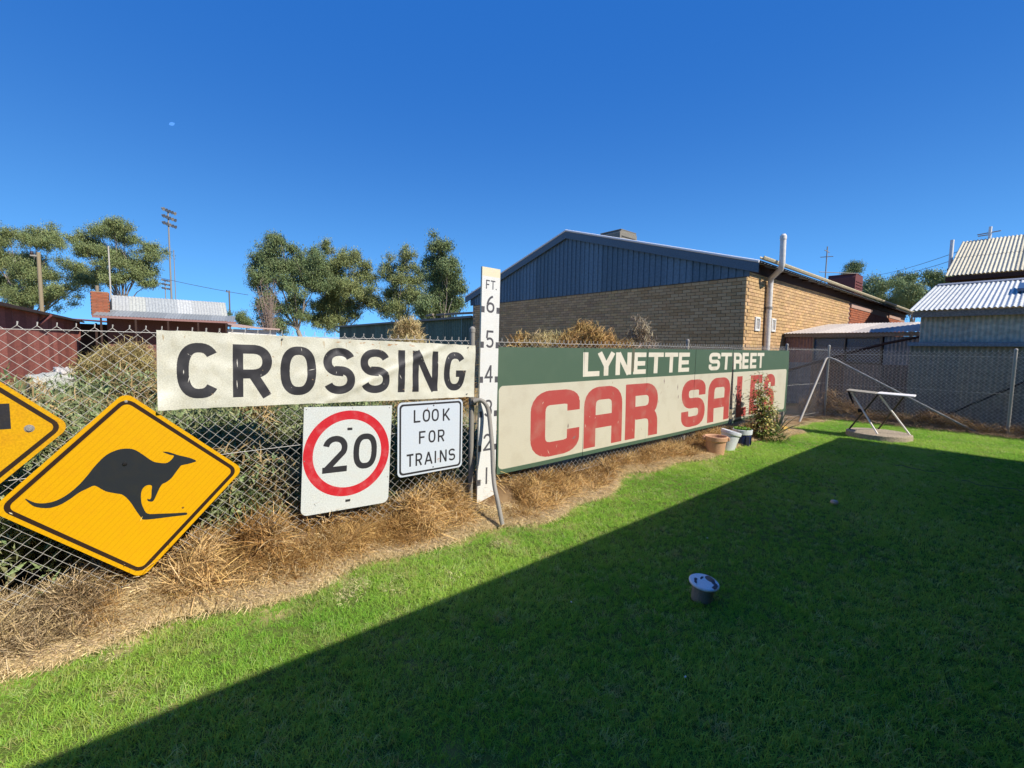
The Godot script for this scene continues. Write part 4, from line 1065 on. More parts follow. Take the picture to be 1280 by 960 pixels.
	var holder := MB.new(); holder.prism(shifted(pr.rrect(0, 0, W, H, 0.05), Vector2(-W / 2, -H / 2)), -0.003, 0.0, Transform3D(), func(q): return Vector2(q.x / W + 0.5, 0.5 - q.y / H)); obj("plate", holder, pr.material(0.4), o)
	var hub := MB.new(); hub.lathe([Vector2(0, 0.008), Vector2(0.012, 0.007), Vector2(0.014, 0.002), Vector2(0.018, 0.002), Vector2(0.019, 0.0)], 14, Transform3D(Basis(Vector3.RIGHT, PI / 2), Vector3(0.27, -0.27, 0.0))); obj("bolt", hub, mats.galv, o)
	gauge()
	car_sales()

func shifted(p: PackedVector2Array, d: Vector2) -> PackedVector2Array:
	var out := PackedVector2Array()
	for q in p: out.append(q + d)
	return out

func roo_sign():
	var W := 0.745; var H := 0.745
	var pr := Print.new(W, H, 1100, lin(0.66, 0.355, 0.003))
	# faint diagonal ribbing of the reflective film
	for k in 60:
		if k % 2 == 0: pr.fill([PackedVector2Array([Vector2(0, k * 0.0125), Vector2(W, k * 0.0125), Vector2(W, k * 0.0125 + 0.005), Vector2(0, k * 0.0125 + 0.005)])], lin(0.60, 0.315, 0.003))
	pr.fill([pr.rrect(0.020, 0.020, W - 0.040, H - 0.040, 0.045), pr.rrect(0.040, 0.040, W - 0.080, H - 0.080, 0.03)], lin(0.03, 0.016, 0.012))
	var a := [-0.408, 0.019, -0.375, -0.008, -0.341, -0.018, -0.301, -0.013, -0.260, 0.010, -0.217, 0.050, -0.181, 0.097, -0.148, 0.145, -0.107, 0.191, -0.066, 0.213, -0.028, 0.218, 0.009, 0.208, 0.046, 0.174, 0.080, 0.137, 0.106, 0.121, 0.151, 0.113, 0.182, 0.146, 0.161, 0.158, 0.132, 0.178, 0.157, 0.174, 0.185, 0.159, 0.203, 0.149, 0.240, 0.133, 0.270, 0.117, 0.286, 0.102, 0.268, 0.095, 0.239, 0.090, 0.215, 0.087, 0.203, 0.073, 0.185, 0.047, 0.166, 0.020, 0.142, 0.001, 0.124, -0.007, 0.111, -0.028, 0.095, -0.066, 0.081, -0.095, 0.067, -0.096, 0.057, -0.089, 0.056, -0.078, 0.066, -0.083, 0.073, -0.071, 0.075, -0.039, 0.077, -0.007, 0.057, -0.001, 0.039, -0.015, 0.030, -0.042, 0.029, -0.087, 0.036, -0.123, 0.054, -0.162, 0.109, -0.175, 0.173, -0.187, 0.225, -0.195, 0.233, -0.204, 0.224, -0.210, 0.163, -0.205, 0.090, -0.200, 0.037, -0.193, 0.025, -0.178, 0.005, -0.134, -0.019, -0.077, -0.046, -0.036, -0.075, -0.021, -0.114, -0.002, -0.145, 0.028, -0.160, 0.037, -0.184, 0.027, -0.215, 0.012, -0.254, -0.018, -0.291, -0.039, -0.328, -0.046, -0.363, -0.036, -0.386, -0.019]
	var rot := Transform2D(-(PI / 4 + 0.03), Vector2(W / 2, H / 2))
	var pl := PackedVector2Array()
	var n := a.size() / 2
	for i in n:
		var p0 := Vector2(a[((i - 1 + n) % n) * 2], a[((i - 1 + n) % n) * 2 + 1]); var p1 := Vector2(a[i * 2], a[i * 2 + 1])
		var p2 := Vector2(a[((i + 1) % n) * 2], a[((i + 1) % n) * 2 + 1]); var p3 := Vector2(a[((i + 2) % n) * 2], a[((i + 2) % n) * 2 + 1])
		for k in 4: pl.append(rot * p1.cubic_interpolate(p2, p0, p3, k / 4.0))
	pr.fill([pl], lin(0.022, 0.026, 0.03))
	pr.disc(0.40, 0.105, 0.006, lin(0.2, 0.1, 0.02))
	pr.age(341, lin(0.60, 0.28, 0.01), 0.20, 0.04)
	pr.scratch(rot * Vector2(0.02, -0.20), Vector2(0.03, 0.012), 0.005, lin(0.8, 0.55, 0.12)); pr.scratch(rot * Vector2(-0.45, -0.05), Vector2(0.0, 0.02), 0.006, lin(0.7, 0.6, 0.4))
	var o := thing("kangaroo_sign", "bright yellow diamond sign with a leaping black kangaroo", "sign", Vector3(-2.455, 0.697, 0.03)); o.rotation.z = PI / 4 + 0.03
	var mb := MB.new(); mb.prism(shifted(pr.rrect(0, 0, W, H, 0.045), Vector2(-W / 2, -H / 2)), -0.003, 0.0, Transform3D(), func(q): return Vector2(q.x / W + 0.5, 0.5 - q.y / H)); obj("plate", mb, pr.material(0.35), o)
	var hb := MB.new(); hb.lathe([Vector2(0, 0.006), Vector2(0.008, 0.005), Vector2(0.011, 0.001), Vector2(0.011, -0.001)], 12, Transform3D(Basis(Vector3.RIGHT, PI / 2), Vector3(0.075, 0.115, 0.0))); obj("bolt", hb, plain(Color(0.2, 0.2, 0.2), 0.35, 0.6), o)
	var h2 := MB.new(); h2.lathe([Vector2(0, 0.005), Vector2(0.006, 0.004), Vector2(0.008, 0.001), Vector2(0.008, -0.001)], 10, Transform3D(Basis(Vector3.RIGHT, PI / 2), Vector3(0.335, 0.335, 0.0))); obj("bolt", h2, mats.galv, o)

func gauge():
	var W := 0.198; var H := 2.22
	var white := lin(0.63, 0.64, 0.62)
	var pr := Print.new(W, H, 900, white)
	var bk := lin(0.07, 0.07, 0.08)
	pr.fill([PackedVector2Array([Vector2(0, H - 0.075), Vector2(W, H - 0.075), Vector2(W, H), Vector2(0, H)])], lin(0.66, 0.60, 0.42))
	for k in range(1, 7):
		var y := k * 0.3048 + 0.03
		for xx in [0.0, W - 0.034]: pr.fill([pr.rrect(xx, y - 0.028, 0.034, 0.054, 0.001)], bk)
		var w := 0.088 if k != 1 else 0.05
		pr.text(letter(str(k), w, 0.152, 0.019), 0.019, bk, Vector2(W / 2 - w / 2 - 0.002, y - 0.026))
	pr.text(letter("F", 0.042, 0.078, 0.011), 0.011, bk, Vector2(0.042, 2.035)); pr.text(letter("T", 0.050, 0.078, 0.011), 0.011, bk, Vector2(0.094, 2.035)); pr.text(letter(".", 0.011, 0.02, 0.011), 0.011, bk, Vector2(0.150, 2.035))
	pr.age(351, lin(0.60, 0.57, 0.50), 0.25, 0.07)
	var sr := RandomNumberGenerator.new(); sr.seed = 31
	for k in 40: pr.scratch(Vector2(sr.randf() * W, sr.randf() * H), Vector2.from_angle(sr.randf() * TAU) * sr.randf_range(0.004, 0.014), 0.003, lin(0.5, 0.48, 0.44))
	var o := thing("foot_gauge", "tall white gauge board marked in feet up to 6", "gauge board", Vector3(-0.150, -0.03, 0.068)); o.rotation.z = -0.014
	var mb := MB.new(); mb.prism(PackedVector2Array([Vector2(0, 0), Vector2(W, 0), Vector2(W, H), Vector2(0, H)]), -0.02, 0.0, Transform3D(), func(q): return Vector2(q.x / W, 1.0 - q.y / H)); obj("board", mb, pr.material(0.5), o)

func car_sales():
	var W := 7.21; var H := 1.178
	var green := lin(0.060, 0.108, 0.070); var cream := lin(0.50, 0.475, 0.375); var red := lin(0.37, 0.058, 0.050)
	var pr := Print.new(W, H, 284, green)
	pr.fill([pr.rrect(0.018, 0.045, 7.11, 0.777, 0.05)], cream)
	for g in [["C", 0.408, 1.135], ["A", 1.212, 1.905], ["R", 1.972, 2.662], ["S", 3.257, 3.958], ["A", 4.046, 4.790], ["L", 4.965, 5.370], ["E", 5.50, 6.02], ["S", 6.10, 6.62]]:
		var w: float = g[2] - g[1]; var t := 0.148
		pr.text(block_letter(g[0], w / 1.36, 0.675, t), t, red, Vector2(g[1], 0.075), 1.36)
	for g in [["L", 1.180, 1.465], ["Y", 1.420, 1.750], ["N", 1.762, 2.066], ["E", 2.110, 2.372], ["T", 2.418, 2.754], ["T", 2.782, 3.108], ["E", 3.130, 3.428], ["S", 4.010, 4.372], ["T", 4.396, 4.759], ["R", 4.812, 5.106], ["E", 5.128, 5.370], ["E", 5.430, 5.700], ["T", 5.735, 6.054]]:
		var w: float = g[2] - g[1]; var t := 0.056
		var gl := block_letter(g[0], w / 1.5, 0.263, t) if g[0] in "SR" else letter(g[0], w / 1.5, 0.263, t)
		pr.text(gl, t, lin(0.60, 0.565, 0.47), Vector2(g[1], 0.868), 1.5)
	pr.age(361, lin(0.38, 0.34, 0.25), 0.30, 0.05, 1.0, 0.35)
	var sr := RandomNumberGenerator.new(); sr.seed = 44
	for k in 70: pr.scratch(Vector2(sr.randf() * W, 0.06 + sr.randf() * 0.74), Vector2.from_angle(-PI / 2 + sr.randf_range(-0.6, 0.6)) * sr.randf_range(0.01, 0.07), sr.randf_range(0.004, 0.010), lin(0.52, 0.46, 0.36) if k % 3 else lin(0.30, 0.20, 0.14))
	for q in [[3.14, 0.62, 0.0, 0.09], [3.16, 0.5, 0.01, 0.06], [1.02, 0.21, 0.07, 0.03], [0.95, 0.33, 0.0, 0.06], [2.40, 0.66, 0.03, 0.02], [2.80, 0.72, -0.01, 0.08]]: pr.scratch(Vector2(q[0], q[1]), Vector2(q[2], q[3]), 0.02, lin(0.18, 0.13, 0.12))
	pr.fill([PackedVector2Array([Vector2(2.07, 0.90), Vector2(2.12, 0.90), Vector2(2.13, H), Vector2(2.08, H)])], lin(0.10, 0.10, 0.065))
	var o := thing("car_sales_sign", "long green and cream hoarding reading LYNETTE STREET CAR SALES in red", "sign", Vector3(0.098, 0.328, 0.03)); o.rotation.z = 0.0065
	var m := pr.material(0.55)
	var n := 6; var pw := W / n
	for k in n:
		var mb := MB.new()
		var x0 := k * pw + (0.002 if k != 4 else 0.012); var x1 := (k + 1) * pw - 0.002
		var nx := 12; var ny := 6
		var warp := func(x: float, y: float) -> float:
			var s := (x - x0) / (x1 - x0)
			var d := 0.010 * sin(PI * s) * (1.0 if k % 2 == 0 else -0.4) + 0.004 * sin(y * 4.0 + k)
			if k == 3: d -= 0.016 * pow(s, 4.0) * (1.15 - y)
			if k == 4: d += 0.030 * pow(1.0 - s, 3.0) * (1.2 - y)
			if k == 5: d += 0.02 * pow(s, 3.0)
			return d
		for i in nx:
			for j in ny:
				var xa := lerpf(x0, x1, float(i) / nx); var xb := lerpf(x0, x1, float(i + 1) / nx)
				var ya := H * j / ny; var yb := H * (j + 1) / ny
				var q := [Vector2(xa, ya), Vector2(xb, ya), Vector2(xb, yb), Vector2(xa, yb)]
				var f := []; var bk := []; var u := []
				for c in q:
					var d: float = warp.call(c.x, c.y)
					f.append(Vector3(c.x, c.y, d)); bk.append(Vector3(c.x, c.y, d - 0.004)); u.append(Vector2(c.x / W, 1.0 - c.y / H))
				mb.quad(f[0], f[1], f[2], f[3], u[0], u[1], u[2], u[3]); mb.quad(bk[1], bk[0], bk[3], bk[2], u[1], u[0], u[3], u[2])
				if i == 0: mb.quad(bk[0], f[0], f[3], bk[3], u[0], u[0], u[3], u[3])
				if i == nx - 1: mb.quad(f[1], bk[1], bk[2], f[2], u[1], u[1], u[2], u[2])
				if j == 0: mb.quad(bk[0], bk[1], f[1], f[0], u[0], u[1], u[1], u[0])
				if j == ny - 1: mb.quad(f[3], f[2], bk[2], bk[3], u[3], u[2], u[2], u[3])
		obj("panel", mb, m, o)
	for x in [0.6, 1.8, 3.0, 4.2, 5.4, 6.6]:
		var bt := MB.new(); bt.box(Vector3(x, H * 0.5, -0.022), Vector3(0.04, H * 0.96, 0.012)); obj("batten", bt, mats.brown_timber, o)

# ---------------------------------------------------------------- pots, stump and small things
func leaf_mb(mb: MB, at: Vector3, dir: Vector3, up: Vector3, l: float, w: float, bend := 0.2):
	# a folded leaf: two halves with a raised rim
	var s := dir.cross(up).normalized(); var nn := s.cross(dir).normalized()
	var mid := at + dir * l * 0.5 + nn * l * bend * 0.4; var tip := at + dir * l - nn * l * bend * 0.2
	var lft := mid + s * w * 0.5 + nn * w * 0.15; var rgt := mid - s * w * 0.5 + nn * w * 0.15
	mb.tri(at, rgt, mid); mb.tri(rgt, tip, mid); mb.tri(at, mid, lft); mb.tri(mid, tip, lft)

func pot(called: String, label: String, category: String, at: Vector3, prof: Array, m: Material, tilt := Basis()) -> Node3D:
	var o := thing(called, label, category, at)
	o.basis = tilt.scaled(Vector3.ONE * (0.93 if called == "plastic_pot" else 0.87))
	var mb := MB.new(); mb.lathe(prof, 28); obj("body", mb, m, o)
	return o

func lawn_things():
	var r := RandomNumberGenerator.new(); r.seed = 91
	# terracotta pot
	var tc := mottled(lin(0.46, 0.235, 0.12), lin(0.58, 0.33, 0.19), 0.04, 201, 0.75, 2.5)
	var y0 := ground_at(3.68, 0.42)
	var p := pot("plastic_pot", "terracotta coloured plant pot with a thick rim nearest the post", "plant pot", Vector3(3.63, y0, 0.41), [Vector2(0, 0.0), Vector2(0.118, 0.0), Vector2(0.142, 0.2), Vector2(0.152, 0.2), Vector2(0.158, 0.21), Vector2(0.162, 0.265), Vector2(0.157, 0.272), Vector2(0.146, 0.272), Vector2(0.138, 0.262), Vector2(0.12, 0.06), Vector2(0, 0.05)], tc)
	var tab := MB.new()
	for a in [0.9, -2.2]: tab.box(Vector3(cos(a) * 0.165, 0.235, sin(a) * 0.165), Vector3(0.03, 0.055, 0.11), Basis(Vector3.UP, -a), 0.008)
	obj("handle", tab, tc, p)
	var so := MB.new(); so.lathe([Vector2(0.136, 0.225), Vector2(0.0, 0.235)], 20); obj("soil", so, mottled(lin(0.10, 0.045, 0.03), lin(0.16, 0.075, 0.05), 0.08, 203, 0.95, 4.0), p)
	# white bucket leaning
	var wh := mottled(Color(0.74, 0.76, 0.78), Color(0.84, 0.86, 0.87), 0.03, 205, 0.5, 2.0)
	var b := pot("white_bucket", "white plastic bucket tilted between terracotta pot and blue bucket", "bucket", Vector3(4.02, ground_at(4.02, 0.40) - 0.01, 0.38), [Vector2(0, 0.0), Vector2(0.118, 0.0), Vector2(0.122, 0.01), Vector2(0.142, 0.27), Vector2(0.155, 0.275), Vector2(0.158, 0.29), Vector2(0.158, 0.325), Vector2(0.152, 0.33), Vector2(0.142, 0.325), Vector2(0.116, 0.02), Vector2(0, 0.018)], wh, Basis(Vector3(0.6475, 0, -0.758).normalized(), 0.24))
	var so2 := MB.new(); so2.lathe([Vector2(0.139, 0.295), Vector2(0.0, 0.30)], 20); obj("soil", so2, plain(lin(0.30, 0.29, 0.28), 0.95), b)
	# blue bucket with the seedling
	var bl := mottled(Color(0.07, 0.10, 0.30), Color(0.12, 0.16, 0.40), 0.04, 207, 0.5, 3.0)
	var y1 := ground_at(4.50, 0.40)
	var q := pot("blue_bucket", "blue bucket with white rim holding a low green plant", "bucket", Vector3(4.50, y1, 0.40), [Vector2(0, 0.0), Vector2(0.128, 0.0), Vector2(0.140, 0.20), Vector2(0.136, 0.20), Vector2(0.10, 0.02)], bl)
	var rim := MB.new(); rim.lathe([Vector2(0.140, 0.195), Vector2(0.152, 0.20), Vector2(0.158, 0.275), Vector2(0.152, 0.28), Vector2(0.143, 0.275), Vector2(0.138, 0.2)], 28); obj("rim", rim, wh, q)
	for a in [0.4, 1.25, 2.1]:
		var st := MB.new(); st.box(Vector3(cos(a) * 0.136, 0.10, sin(a) * 0.136), Vector3(0.012, 0.15, 0.07), Basis(Vector3.UP, -a)); obj("label_patch", st, plain(Color(0.03, 0.05, 0.16), 0.6), q)
	var so3 := MB.new(); so3.lathe([Vector2(0.14, 0.255), Vector2(0.0, 0.262)], 20); obj("soil", so3, mats.dark, q)
	var sd := MB.new()
	for k in 170:
		var a := r.randf() * TAU; var rr := sqrt(r.randf()) * 0.13
		var c := 0.8 + r.randf() * 0.5; sd.col = Color(0.16 * c, 0.30 * c, 0.04 * c)
		leaf_mb(sd, Vector3(cos(a) * rr, 0.25 + r.randf() * 0.06 * (1.3 - rr / 0.13), sin(a) * rr), Vector3(cos(a + r.randf_range(-1, 1)), r.randf_range(0.2, 1.0), sin(a + r.randf_range(-1, 1))).normalized(), Vector3.UP, r.randf_range(0.03, 0.055), 0.028)
	var seedling := obj("seedling_plant", sd, mats.leaf, null, Vector3(4.50, y1, 0.40)); seedling.scale = Vector3.ONE * 0.87; tag(seedling, "low bright green seedling growing in the blue bucket", "plant")
	# leafy shrub before the hoarding
	var sh := thing("leafy_shrub", "tall leafy shrub with yellowing leaves before the letters of SALES", "shrub", Vector3(5.22, ground_at(5.2, 0.4), 0.36))
	var stem := MB.new(); var lv := MB.new()
	for k in 9:
		var a := r.randf() * TAU; var hh := r.randf_range(0.45, 0.98) if k else 1.08
		var top := Vector3(cos(a) * 0.22 * (1.35 - hh), hh, sin(a) * 0.16 * (1.35 - hh)); var mid := top * 0.5 + Vector3(r.randf_range(-0.03, 0.03), 0, r.randf_range(-0.03, 0.03))
		stem.tube([Vector3(cos(a) * 0.03, -0.02, sin(a) * 0.03), mid, top], [0.010, 0.007, 0.003], 5, false)
		for i in 190:
			var t := r.randf_range(0.15, 1.0)
			var at := (mid * (t * 2.0) if t < 0.5 else mid.lerp(top, t * 2.0 - 1.0))
			var aa := r.randf() * TAU
			at += Vector3(cos(aa), 0, sin(aa)) * r.randf() * 0.22 * (1.15 - 0.55 * t)
			var kind := r.randf(); var c2 := r.randf_range(0.75, 1.25)
			lv.col = Color(0.20 * c2, 0.27 * c2, 0.06 * c2) if kind < 0.42 else (Color(0.50 * c2, 0.43 * c2, 0.14 * c2) if kind < 0.72 else (Color(0.24 * c2, 0.13 * c2, 0.06 * c2) if kind < 0.9 else Color(0.45 * c2, 0.42 * c2, 0.25 * c2)))
			leaf_mb(lv, at, Vector3(cos(aa), r.randf_range(-0.7, 0.5), sin(aa)).normalized(), Vector3.UP, r.randf_range(0.045, 0.085), r.randf_range(0.025, 0.04))
	obj("stem", stem, mats.bark, sh); stuff(obj("leaf", lv, mats.leaf, sh))
	# strap leaved plant
	var yu := thing("strap_plant", "grey green strap-leaved plant at the end of the hoarding", "plant", Vector3(5.75, ground_at(5.75, 0.42), 0.42))
	for k in 34:
		var mb := MB.new(); var a := r.randf() * TAU; var el := r.randf_range(0.5, 1.35); var l := r.randf_range(0.35, 0.72)
		var c := r.randf_range(0.8, 1.2); mb.col = Color(0.10 * c, 0.15 * c, 0.085 * c) if r.randf() < 0.75 else Color(0.34 * c, 0.32 * c, 0.20 * c)
		var d := Vector3(cos(a) * cos(el), sin(el), sin(a) * cos(el)); var s := d.cross(Vector3.UP).normalized()
		var prev := []
		for i in 6:
			var t := i / 5.0
			var pp := d * l * t + Vector3(0, -0.22 * l * t * t, 0) + Vector3(cos(a) * 0.02, 0, sin(a) * 0.02); var w := 0.015 * (1.0 - t * t) + 0.001
			var up := s.cross(d).normalized()
			var cur := [pp - s * w + up * w * 0.5, pp, pp + s * w + up * w * 0.5]
			if i: mb.quad(prev[0], prev[1], cur[1], cur[0]); mb.quad(prev[1], prev[2], cur[2], cur[1])
			prev = cur
		obj("leaf", mb, mats.leaf, yu)
	var lowp := MB.new()
	for k in 300:
		var a := r.randf() * TAU; var rr := sqrt(r.randf()) * 0.24; var c := r.randf_range(0.7, 1.2)
		lowp.col = Color(0.10 * c, 0.20 * c, 0.035 * c) if r.randf() < 0.7 else Color(0.35 * c, 0.30 * c, 0.16 * c)
		leaf_mb(lowp, Vector3(cos(a) * rr, r.randf() * 0.22 * (1.2 - rr / 0.24), sin(a) * rr), Vector3(cos(a), r.randf_range(0.1, 1.5), sin(a)).normalized(), Vector3.UP, r.randf_range(0.05, 0.12), r.randf_range(0.012, 0.03))
	tag(obj("groundcover_plant", lowp, mats.leaf, null, Vector3(5.30, ground_at(5.3, 0.5), 0.52)), "low green groundcover at the foot of the leafy shrub", "plant")
	var yb := thing("yellow_block", "yellow painted timber offcut lying by the strap-leaved plant", "timber", Vector3(6.5, ground_at(6.5, 0.33) + 0.03, 0.33), 0.4)
	var ym := MB.new(); ym.box(Vector3.ZERO, Vector3(0.34, 0.05, 0.09), Basis(), 0.006); obj("block", ym, plain(Color(0.80, 0.66, 0.30), 0.7), yb)
	var ye := MB.new(); ye.box(Vector3(-0.19, -0.02, 0.0), Vector3(0.03, 0.10, 0.03), Basis(), 0.004); obj("peg", ye, mats.white_paint, yb)
	# stump
	var sp := thing("capped_stump", "short grey stump with a chipped white painted top in the shaded grass", "stump", Vector3(0.135, 0, 1.985))
	sp.basis = Basis(Vector3(1, 0, 0.35).normalized(), 0.12).scaled(Vector3.ONE * 0.9)
	var wood := MB.new(); wood.lathe([Vector2(0.066, -0.03), Vector2(0.068, 0.05), Vector2(0.071, 0.115)], 20); obj("body", wood, mottled(lin(0.20, 0.165, 0.125), lin(0.36, 0.31, 0.25), 0.10, 211, 0.9, 5.0, 0.0, 0.8), sp)
	var cap := MB.new(); cap.lathe([Vector2(0.071, 0.113), Vector2(0.093, 0.118), Vector2(0.095, 0.128), Vector2(0.088, 0.134), Vector2(0, 0.137)], 28); obj("top", cap, mottled(Color(0.92, 0.91, 0.90), Color(0.96, 0.95, 0.94), 0.04, 213, 0.6, 3.0), sp)
	for ch in [[0.052, 0.012, 0.032, 0.026, 0.35, 0], [0.035, 0.045, 0.034, 0.014, 0.9, 1], [-0.030, -0.045, 0.014, 0.009, 0.2, 1], [-0.058, -0.030, 0.016, 0.008, 0.8, 1], [0.02, -0.028, 0.02, 0.008, 0.0, 1], [0.0, 0.074, 0.035, 0.012, 0.1, 1]]:
		var pc := PackedVector2Array()
		for i in 14:
			var a := TAU * i / 14; var k := 1.0 + r.randf_range(-0.28, 0.28); pc.append(Vector2(cos(a) * ch[2] * k, sin(a) * ch[3] * k))
		var cm := MB.new(); cm.prism(pc, 0.0, 0.003, Transform3D(Basis(Vector3.UP, ch[4]) * Basis(Vector3.RIGHT, -PI / 2), Vector3(ch[0], 0.1352, ch[1])))
		obj("chip", cm, mottled(lin(0.20, 0.12, 0.09), lin(0.30, 0.20, 0.15), 0.1, 215, 0.9, 6.0) if ch[5] == 0 else plain(lin(0.09, 0.08, 0.09), 0.9), sp)
	# pale mushroom-like ball and scraps
	var ba := MB.new(); ba.lathe([Vector2(0, -0.005), Vector2(0.025, 0.002), Vector2(0.034, 0.018), Vector2(0.028, 0.036), Vector2(0, 0.044)], 14); tag(obj("pale_ball", ba, mottled(Color(0.75, 0.62, 0.52), Color(0.84, 0.74, 0.65), 0.05, 217, 0.8, 4.0), null, Vector3(2.60, rise(2.6, 2.04) + 0.012, 2.04)), "small pale ball lying in the shaded grass", "ball")
	var labels := ["tiny white scrap in the grass nearest the camera", "tiny white scrap between the stump and the sunlit lawn", "tiny white scrap left of the pale ball"]
	var at3 := [Vector3(-0.60, 0.035, 2.28), Vector3(-0.55, 0.035, 1.55), Vector3(0.95, rise(0.95, 1.7) + 0.035, 1.62)]
	for k in 3:
		var sc := MB.new(); sc.box(Vector3.ZERO, Vector3(0.012, 0.006, 0.008), Basis(Vector3.UP, k), 0.002); tag(obj("paper_scrap", sc, mats.white_paint, null, at3[k]), labels[k], "scrap", "white scraps in the lawn")
	for k in 2:
		var s2 := MB.new(); var pts := []
		var b0: Vector3 = [Vector3(4.65, 0, 2.15), Vector3(4.35, 0, 2.75)][k]
		for i in 9: pts.append(b0 + Vector3(0.05 * sin(i * 1.1 + k), rise(b0.x, b0.z) + 0.04 + 0.008 * sin(i * 2.0), 0.055 * i))
		s2.tube(pts, 0.0035, 4); tag(obj("dry_stalk", s2, plain(Color(0.42, 0.44, 0.36), 0.9), null), ["pale dry stalk lying in the shade nearer the round slab", "pale dry stalk lying in the shade near the right edge"][k], "stalk")

func table():
	var c := Vector3(7.12, 0.105, 1.53)
	var sl := thing("round_slab", "round concrete slab set in the lawn under the folding table", "slab", c)
	var mb := MB.new(); mb.lathe([Vector2(0.0, 0.10), Vector2(0.42, 0.10), Vector2(0.44, 0.09), Vector2(0.45, -0.05)], 48); obj("slab", mb, mats.concrete, sl)
	var y := 0.205
	var o := thing("folding_table", "old folding table frame with crossed pale legs on the round slab", "table", Vector3(7.1, y, 1.5))
	var org := Vector3(7.1, y, 1.5)
	var pale := mottled(Color(0.88, 0.86, 0.82), Color(0.93, 0.91, 0.88), 0.05, 221, 0.6, 4.0)
	var darkm := mottled(Color(0.20, 0.19, 0.13), Color(0.32, 0.30, 0.22), 0.05, 222, 0.7, 4.0)
	var legs := [[Vector3(6.96, 0.86, 1.15), Vector3(6.83, y, 1.57), pale], [Vector3(7.03, 0.84, 1.50), Vector3(7.05, y, 1.14), darkm], [Vector3(6.99, 0.83, 1.53), Vector3(7.19, y, 1.92), pale], [Vector3(7.10, 0.83, 1.82), Vector3(7.50, y, 1.46), darkm]]
	for l in legs:
		var lm := MB.new(); var a: Vector3 = l[0] - org; var b: Vector3 = l[1] - org
		lm.tube([a, b], 0.0135, 7); obj("leg", lm, l[2], o)
	var jb := MB.new(); jb.tube([Vector3(6.91, 0.55, 1.27) - org, Vector3(6.93, 0.56, 1.33) - org], 0.035, 8); obj("joint", jb, mats.dark, o)
	var tp := MB.new()
	tp.box(Vector3(7.0, 0.875, 1.29) - org, Vector3(0.40, 0.018, 0.40), Basis(Vector3.RIGHT, 0.07) * Basis(Vector3.UP, 0.1), 0.006)
	obj("top", tp, mottled(Color(0.50, 0.47, 0.40), Color(0.66, 0.63, 0.56), 0.05, 223, 0.8, 3.0), o)
	var t2 := MB.new(); t2.box(Vector3(7.07, 0.86, 1.73) - org, Vector3(0.40, 0.018, 0.47), Basis(Vector3.RIGHT, 0.03) * Basis(Vector3.UP, 0.1), 0.006)
	obj("top", t2, pale, o)
	var hk := MB.new(); hk.tube([Vector3(6.95, 0.87, 1.11) - org, Vector3(6.93, 0.80, 1.14) - org, Vector3(6.92, 0.66, 1.20) - org], [0.012, 0.018, 0.012], 6); obj("strap", hk, mats.dark, o)

# ---------------------------------------------------------------- trees
func sprig(sd: int, n: int, size: float, l0: float, l1: float, w: float, hang: float) -> ArrayMesh:
	var r := RandomNumberGenerator.new(); r.seed = sd
	var mb := MB.new()
	for k in n:
		var p := Vector3(r.randfn(), r.randfn(), r.randfn()) * size * 0.42
		var d := Vector3(r.randf_range(-1, 1), r.randf_range(-1, 1) - hang, r.randf_range(-1, 1)).normalized()
		var s := d.cross(Vector3(r.randf_range(-1, 1), r.randf_range(-1, 1), r.randf_range(-1, 1))).normalized()
		var l := r.randf_range(l0, l1)
		var c := r.randf_range(0.7, 1.3); mb.col = Color(c, c, c * r.randf_range(0.85, 1.1))
		var m := p + d * l * 0.45
		mb.tri(p, m + s * w, p + d * l); mb.tri(p, p + d * l, m - s * w)
	return mb.mesh()

